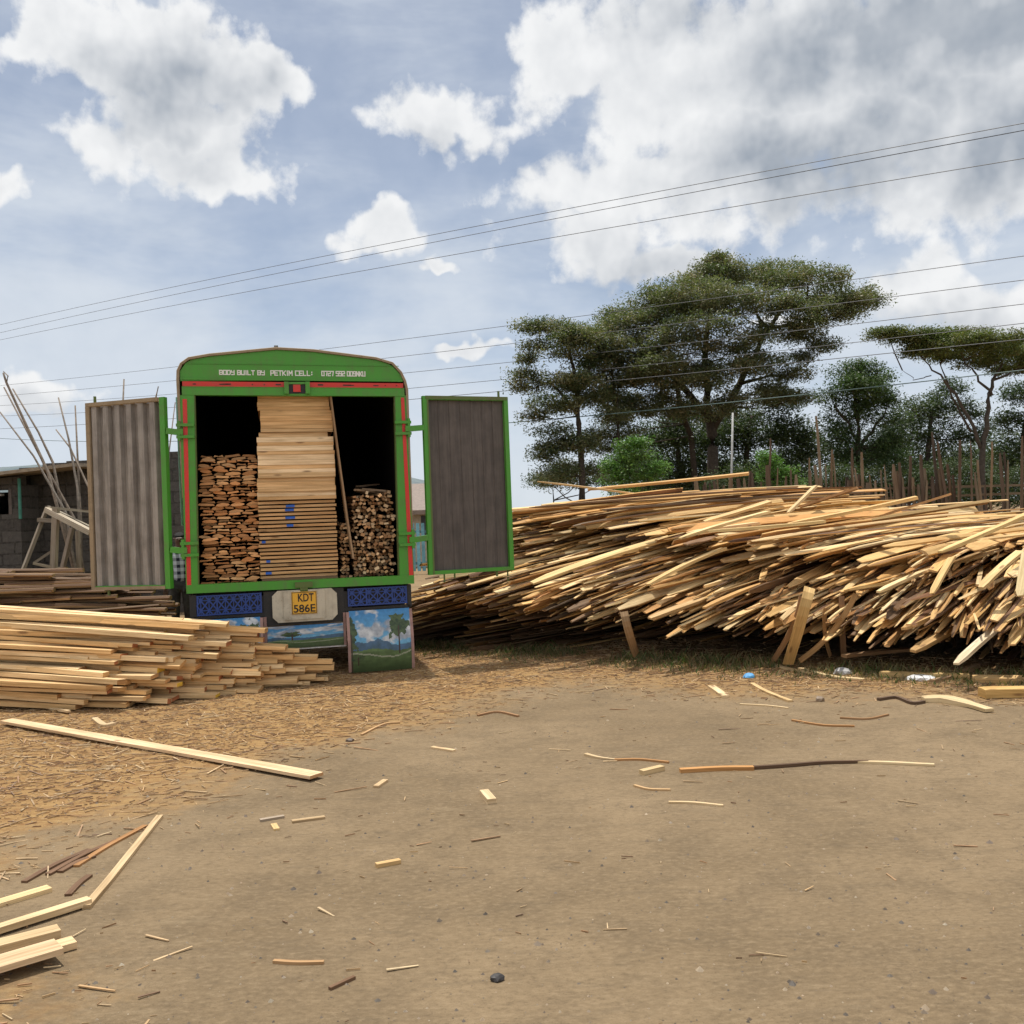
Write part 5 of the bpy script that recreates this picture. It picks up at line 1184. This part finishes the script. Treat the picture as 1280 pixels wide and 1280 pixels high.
gstick('plank_offcut', [(-50, 1146), (62, 1113)], .06, .02, (.66, .48, .25), 'short pale plank half sunk in sawdust at the left edge', 'plank')
for i, (a, b, lb) in enumerate((((30, 1104), (112, 1064), 'dark bark strip lowest in the bundle beside the thin stick'), ((60, 1095), (150, 1050), 'brown bark strip in the middle of the strip bundle'), ((95, 1085), (182, 1033), 'reddish bark strip furthest right in the strip bundle'), ((75, 1092), (118, 1072), 'short black bark piece under the strip bundle'), ((85, 1120), (112, 1096), 'curled bark piece below the strip bundle'))):
    gstick('bark_strip', [a, ((a[0] + b[0]) / 2, (a[1] + b[1]) / 2 - 2), b], .03, .012, DKW if i != 2 else RED, lb, 'bark strip')
gstick('thin_branch', [(66, 890), (120, 880), (180, 873), (242, 866)], .03, .025, (.40, .27, .14), 'slightly bent branch lying right under the plank stack', 'branch')
gstick('thin_lath', [(-20, 868), (30, 876), (60, 886), (86, 891)], .035, .018, YEL, 'curved pale lath beside the foot of the plank stack', 'lath')
gstick('splintered_slab', [(118, 897), (130, 905), (143, 903)], .05, .02, (.6, .45, .27), 'small broken chip between branch and long plank', 'chip')
gstick('bark_slab', [(850, 965), (905, 962), (942, 961)], .04, .024, (.52, .27, .10), 'orange splintered slab lying alone on the open ground', 'slab')
gstick('dark_branch', [(930, 961), (985, 957), (1030, 953), (1085, 951)], .028, .022, (.11, .065, .038), 'dark crooked branch continuing the orange slab', 'branch', taper=lambda t: 1 - .3 * t)
gstick('thin_lath', [(1065, 951), (1120, 953), (1168, 956)], .028, .016, (.62, .47, .27), 'pale lath at the far end of the dark branch', 'lath')
gstick('wood_stub', [(802, 968), (828, 962)], .045, .03, (.60, .44, .24), 'short thick stub left of the orange slab', 'stub', bark=DKW)
gstick('wood_chip', [(605, 992), (615, 1004)], .05, .03, (.64, .48, .29), 'square pale chip alone in the middle of the ground', 'chip')
gstick('wood_chip', [(470, 1082), (500, 1076)], .03, .02, (.62, .42, .2), 'small yellow chip below the end of the long plank', 'chip')
gstick('thin_stick', [(342, 1202), (372, 1204), (405, 1203)], .016, .012, (.46, .28, .14), 'straight little stick near the bottom of the photo', 'stick')
gstick('thin_stick', [(412, 1236), (443, 1221)], .014, .012, DKW, 'dark little stick tilted below the straight one', 'stick')
gstick('wood_chip', [(889, 859), (907, 872)], .06, .025, (.72, .54, .32), 'pale flat chip in front of the middle of the pile', 'chip')
gstick('splinter', [(940, 855), (960, 866), (988, 877)], .04, .018, (.64, .44, .22), 'long splinter pointing at the pale flat chip', 'splinter')
gstick('splinter', [(732, 942), (750, 946), (775, 949)], .03, .016, (.66, .5, .3), 'pale pointed splinter left of the stub', 'splinter', taper=lambda t: 1 - .7 * t)
gstick('twig', [(768, 949), (800, 949), (836, 953)], .018, .014, RED, 'reddish twig behind the stub', 'twig')
gstick('twig', [(793, 982), (812, 987), (838, 988)], .018, .012, (.5, .32, .16), 'bent twig in front of the stub', 'twig')
gstick('twig', [(836, 1004), (870, 1005), (904, 1008)], .018, .012, (.60, .44, .25), 'pale straight twig in front of the orange slab', 'twig')
gstick('dark_branch', [(1098, 876), (1120, 873), (1140, 880), (1155, 878)], .03, .024, (.11, .07, .045), 'dark wavy branch left of the split pale slab', 'branch')
gstick('split_slab', [(1154, 876), (1180, 876), (1210, 882), (1237, 889)], .13, .04, (.66, .51, .30), 'split pale slab lying before the thick squared timber', 'slab', taper=lambda t: .6 + .8 * math.sin(math.pi * min(1, t * 1.2 + .1)) * .6)
gstick('twig', [(990, 900), (1030, 906), (1068, 907)], .02, .014, RED, 'reddish twig on the open ground before the hollow', 'twig')
gstick('twig', [(1050, 897), (1085, 898), (1110, 893)], .02, .014, (.3, .17, .08), 'dark twig before the props at the pile foot', 'twig')
gstick('splinter', [(925, 880), (960, 882), (985, 885)], .02, .012, (.64, .48, .28), 'thin pale splinter lying level behind the long slab', 'splinter')
gstick('wood_chip', [(540, 933), (568, 937)], .035, .015, (.70, .52, .31), 'pale chip between long plank and orange slab', 'chip')
gstick('thin_stick', [(597, 895), (622, 891), (648, 896)], .022, .016, (.36, .2, .1), 'brown arched stick in front of the right mudflap', 'stick')
gstick('twig', [(452, 918), (480, 905), (500, 903)], .02, .014, (.45, .28, .14), 'twig in the litter right of the plank stack', 'twig')
gstick('lath_offcut', [(325, 1026), (355, 1021)], .03, .014, (.34, .27, .2), 'grey lath offcut below the end of the long plank', 'lath')
gstick('lath_offcut', [(365, 1028), (406, 1022)], .03, .014, (.45, .32, .18), 'brown lath offcut beside the grey one', 'lath')
gstick('wood_chip', [(342, 1031), (346, 1038)], .03, .012, (.6, .42, .2), 'tiny chip between the two lath offcuts', 'chip')
gstick('lath_offcut', [(470, 984), (482, 976)], .035, .015, (.6, .42, .24), 'small lath end right of the long plank end', 'lath')
gstick('splinter', [(1000, 836), (1040, 846), (1080, 850)], .05, .02, (.66, .5, .28), 'long splinter in the chips before the yellow board', 'splinter')
gstick('splinter', [(950, 826), (985, 836), (1012, 842)], .05, .018, (.62, .45, .24), 'yellow splinter at the foot of the wide leaning board', 'splinter')
def lump(name, px, py, sx, sy, sz, c, label, cat):
    bm = bmesh.new(); bmesh.ops.create_icosphere(bm, subdivisions=2, radius=1)
    p = gp(px, py)
    for v in bm.verts:
        n = 1 + .35 * noise.noise(v.co * 1.7 + p); v.co = Vector((v.co.x * sx * n, v.co.y * sy * n, max(-.3, v.co.z * n) * sz))
    me = bpy.data.meshes.new(name); bm.to_mesh(me); bm.free()
    ca = me.color_attributes.new('tint', 'FLOAT_COLOR', 'CORNER'); ca.data.foreach_set('color', [*c, 1.0] * len(me.loops)); me.materials.append(M_attr)
    o = bpy.data.objects.new(name, me); col.objects.link(o); o.location = (p.x, p.y, gz(p.x, p.y) + .25 * sz); tag(o, label, cat)
lump('stone', 622, 1223, .025, .018, .018, (.03, .026, .025), 'black stone alone near the bottom of the photo', 'stone')
lump('plastic_scrap', 936, 846, .06, .04, .035, (.10, .33, .62), 'crumpled blue plastic scrap at the edge of the grass', 'litter')
lump('plastic_bag', 1152, 850, .14, .08, .04, (.60, .60, .60), 'crumpled white bag on the yellow board in the grass', 'litter')
lump('plastic_bag', 1054, 842, .09, .06, .05, (.36, .35, .34), 'grey crumpled bag at the foot of the brown stake', 'litter')
lump('stone', 1025, 876, .035, .03, .035, (.20, .14, .09), 'brown clod beside the twigs before the pile', 'stone')
lump('stone', 437, 925, .03, .025, .02, (.12, .09, .07), 'small brown clod right of the plank stack', 'stone')

# loose chips, bark shreds and splinters: nobody could count them
mb = MB(); cnt = 0
while cnt < 34000:
    x, y = random.uniform(-6.5, 5.5), random.uniform(2.9, 12.2)
    if abs(x) > .62 * y: continue
    s_ = sawdust_at(x, y); near_pile = max(0, 1 - abs((Vector((x, y, 0)) - PB).dot(Vector((-PD.y, PD.x, 0)) * -1) - .55) / .75) if x > -1.3 else 0
    if random.random() > .007 + .48 * s_ ** 1.5 + .35 * near_pile: continue
    big = random.random() < .05; L_ = random.uniform(.06, .22) if big else min(.12, random.expovariate(1 / .026) + .012); w = min(.011, L_ * random.uniform(.03, .13)); a = random.gauss(0, .7) if random.random() < .7 else random.uniform(0, 3.14)
    d = Vector((math.cos(a), math.sin(a), 0)); q = Vector((-d.y, d.x, 0)); p = Vector((x, y, gz(x, y) + random.uniform(.0, .006)))
    tl = d * L_ / 2 + Vector((0, 0, random.uniform(-.08, .10) * L_ * .5))
    c1 = jit(random.choice([(.46, .31, .165), (.54, .39, .22), (.42, .27, .13), (.30, .18, .09), (.33, .19, .095), (.20, .12, .07), (.38, .25, .13)]), .15)
    h_ = Vector((0, 0, random.uniform(.002, .006)))
    A0, A1 = p - tl, p + tl; vs = [A0 - q * w / 2, A0 + q * w / 2, A1 + q * w * .3, A1 - q * w * .3]; vs += [v + h_ for v in vs]
    mb.add(vs, [(4, 5, 6, 7), (0, 1, 5, 4), (1, 2, 6, 5), (2, 3, 7, 6), (3, 0, 4, 7)], c1); cnt += 1
o = mb.build('wood_chips', M_attr); tag(o, 'loose chips, bark shreds and splinters strewn over the yard', 'wood chips', None, 'stuff')
# pebbles and clods pressed into the yard
mb = MB()
for i in range(3400):
    y = 2.8 + 9 * random.random() ** 1.6; x = random.uniform(-.6, .6) * y
    r = min(.016, .0022 + random.expovariate(1 / .0026)); p = Vector((x, y, gz(x, y) + r * .15)); c1 = jit(random.choice([(.17, .13, .09), (.13, .10, .075), (.26, .20, .14), (.10, .08, .06), (.32, .25, .17)]), .2)
    a0 = random.uniform(0, 6.28); ring = [p + Vector((math.cos(a0 + q * 1.2566) * r * random.uniform(.7, 1.3), math.sin(a0 + q * 1.2566) * r * random.uniform(.7, 1.2), -.2 * r)) for q in range(5)]; tp = p + Vector((0, 0, r * random.uniform(.5, .9)))
    mb.add(ring + [tp], [(q, (q + 1) % 5, 5) for q in range(5)], c1)
o = mb.build('pebbles', M_attr); tag(o, 'small pebbles and clods pressed into the yard', 'pebbles', None, 'stuff')
# grass along the foot of the pile
mb = MB()
for i in range(7000):
    s = random.uniform(-1.8, 6.5); off = random.gauss(.12, .26); p = PB + PD * s - PA * off
    if noise.noise(Vector((s * 1.3, off * 2, 0))) + .25 < 0: continue
    p.z = -.005; h_ = random.uniform(.02, .10) * (1.3 if off < .15 else .75); a = random.uniform(0, 6.28); lean = Vector((random.gauss(0, .5), random.gauss(0, .5), 0)) * h_; w = Vector((math.cos(a), math.sin(a), 0)) * .006
    g_ = random.choice([(.07, .12, .03), (.11, .14, .045), (.20, .17, .08), (.27, .21, .11), (.22, .17, .09)]); g_ = jit(g_, .2)
    mb.add([p - w, p + w, p + lean * .5 + w * .6 + Vector((0, 0, h_ * .6)), p + lean + Vector((0, 0, h_))], [(0, 1, 2), (0, 2, 3)], g_)
o = mb.build('grass', M_leaf); tag(o, 'short tufted grass along the foot of the slab pile', 'grass', None, 'stuff')
print('counts', nb, nb2, len(sticks), npk, len(low))
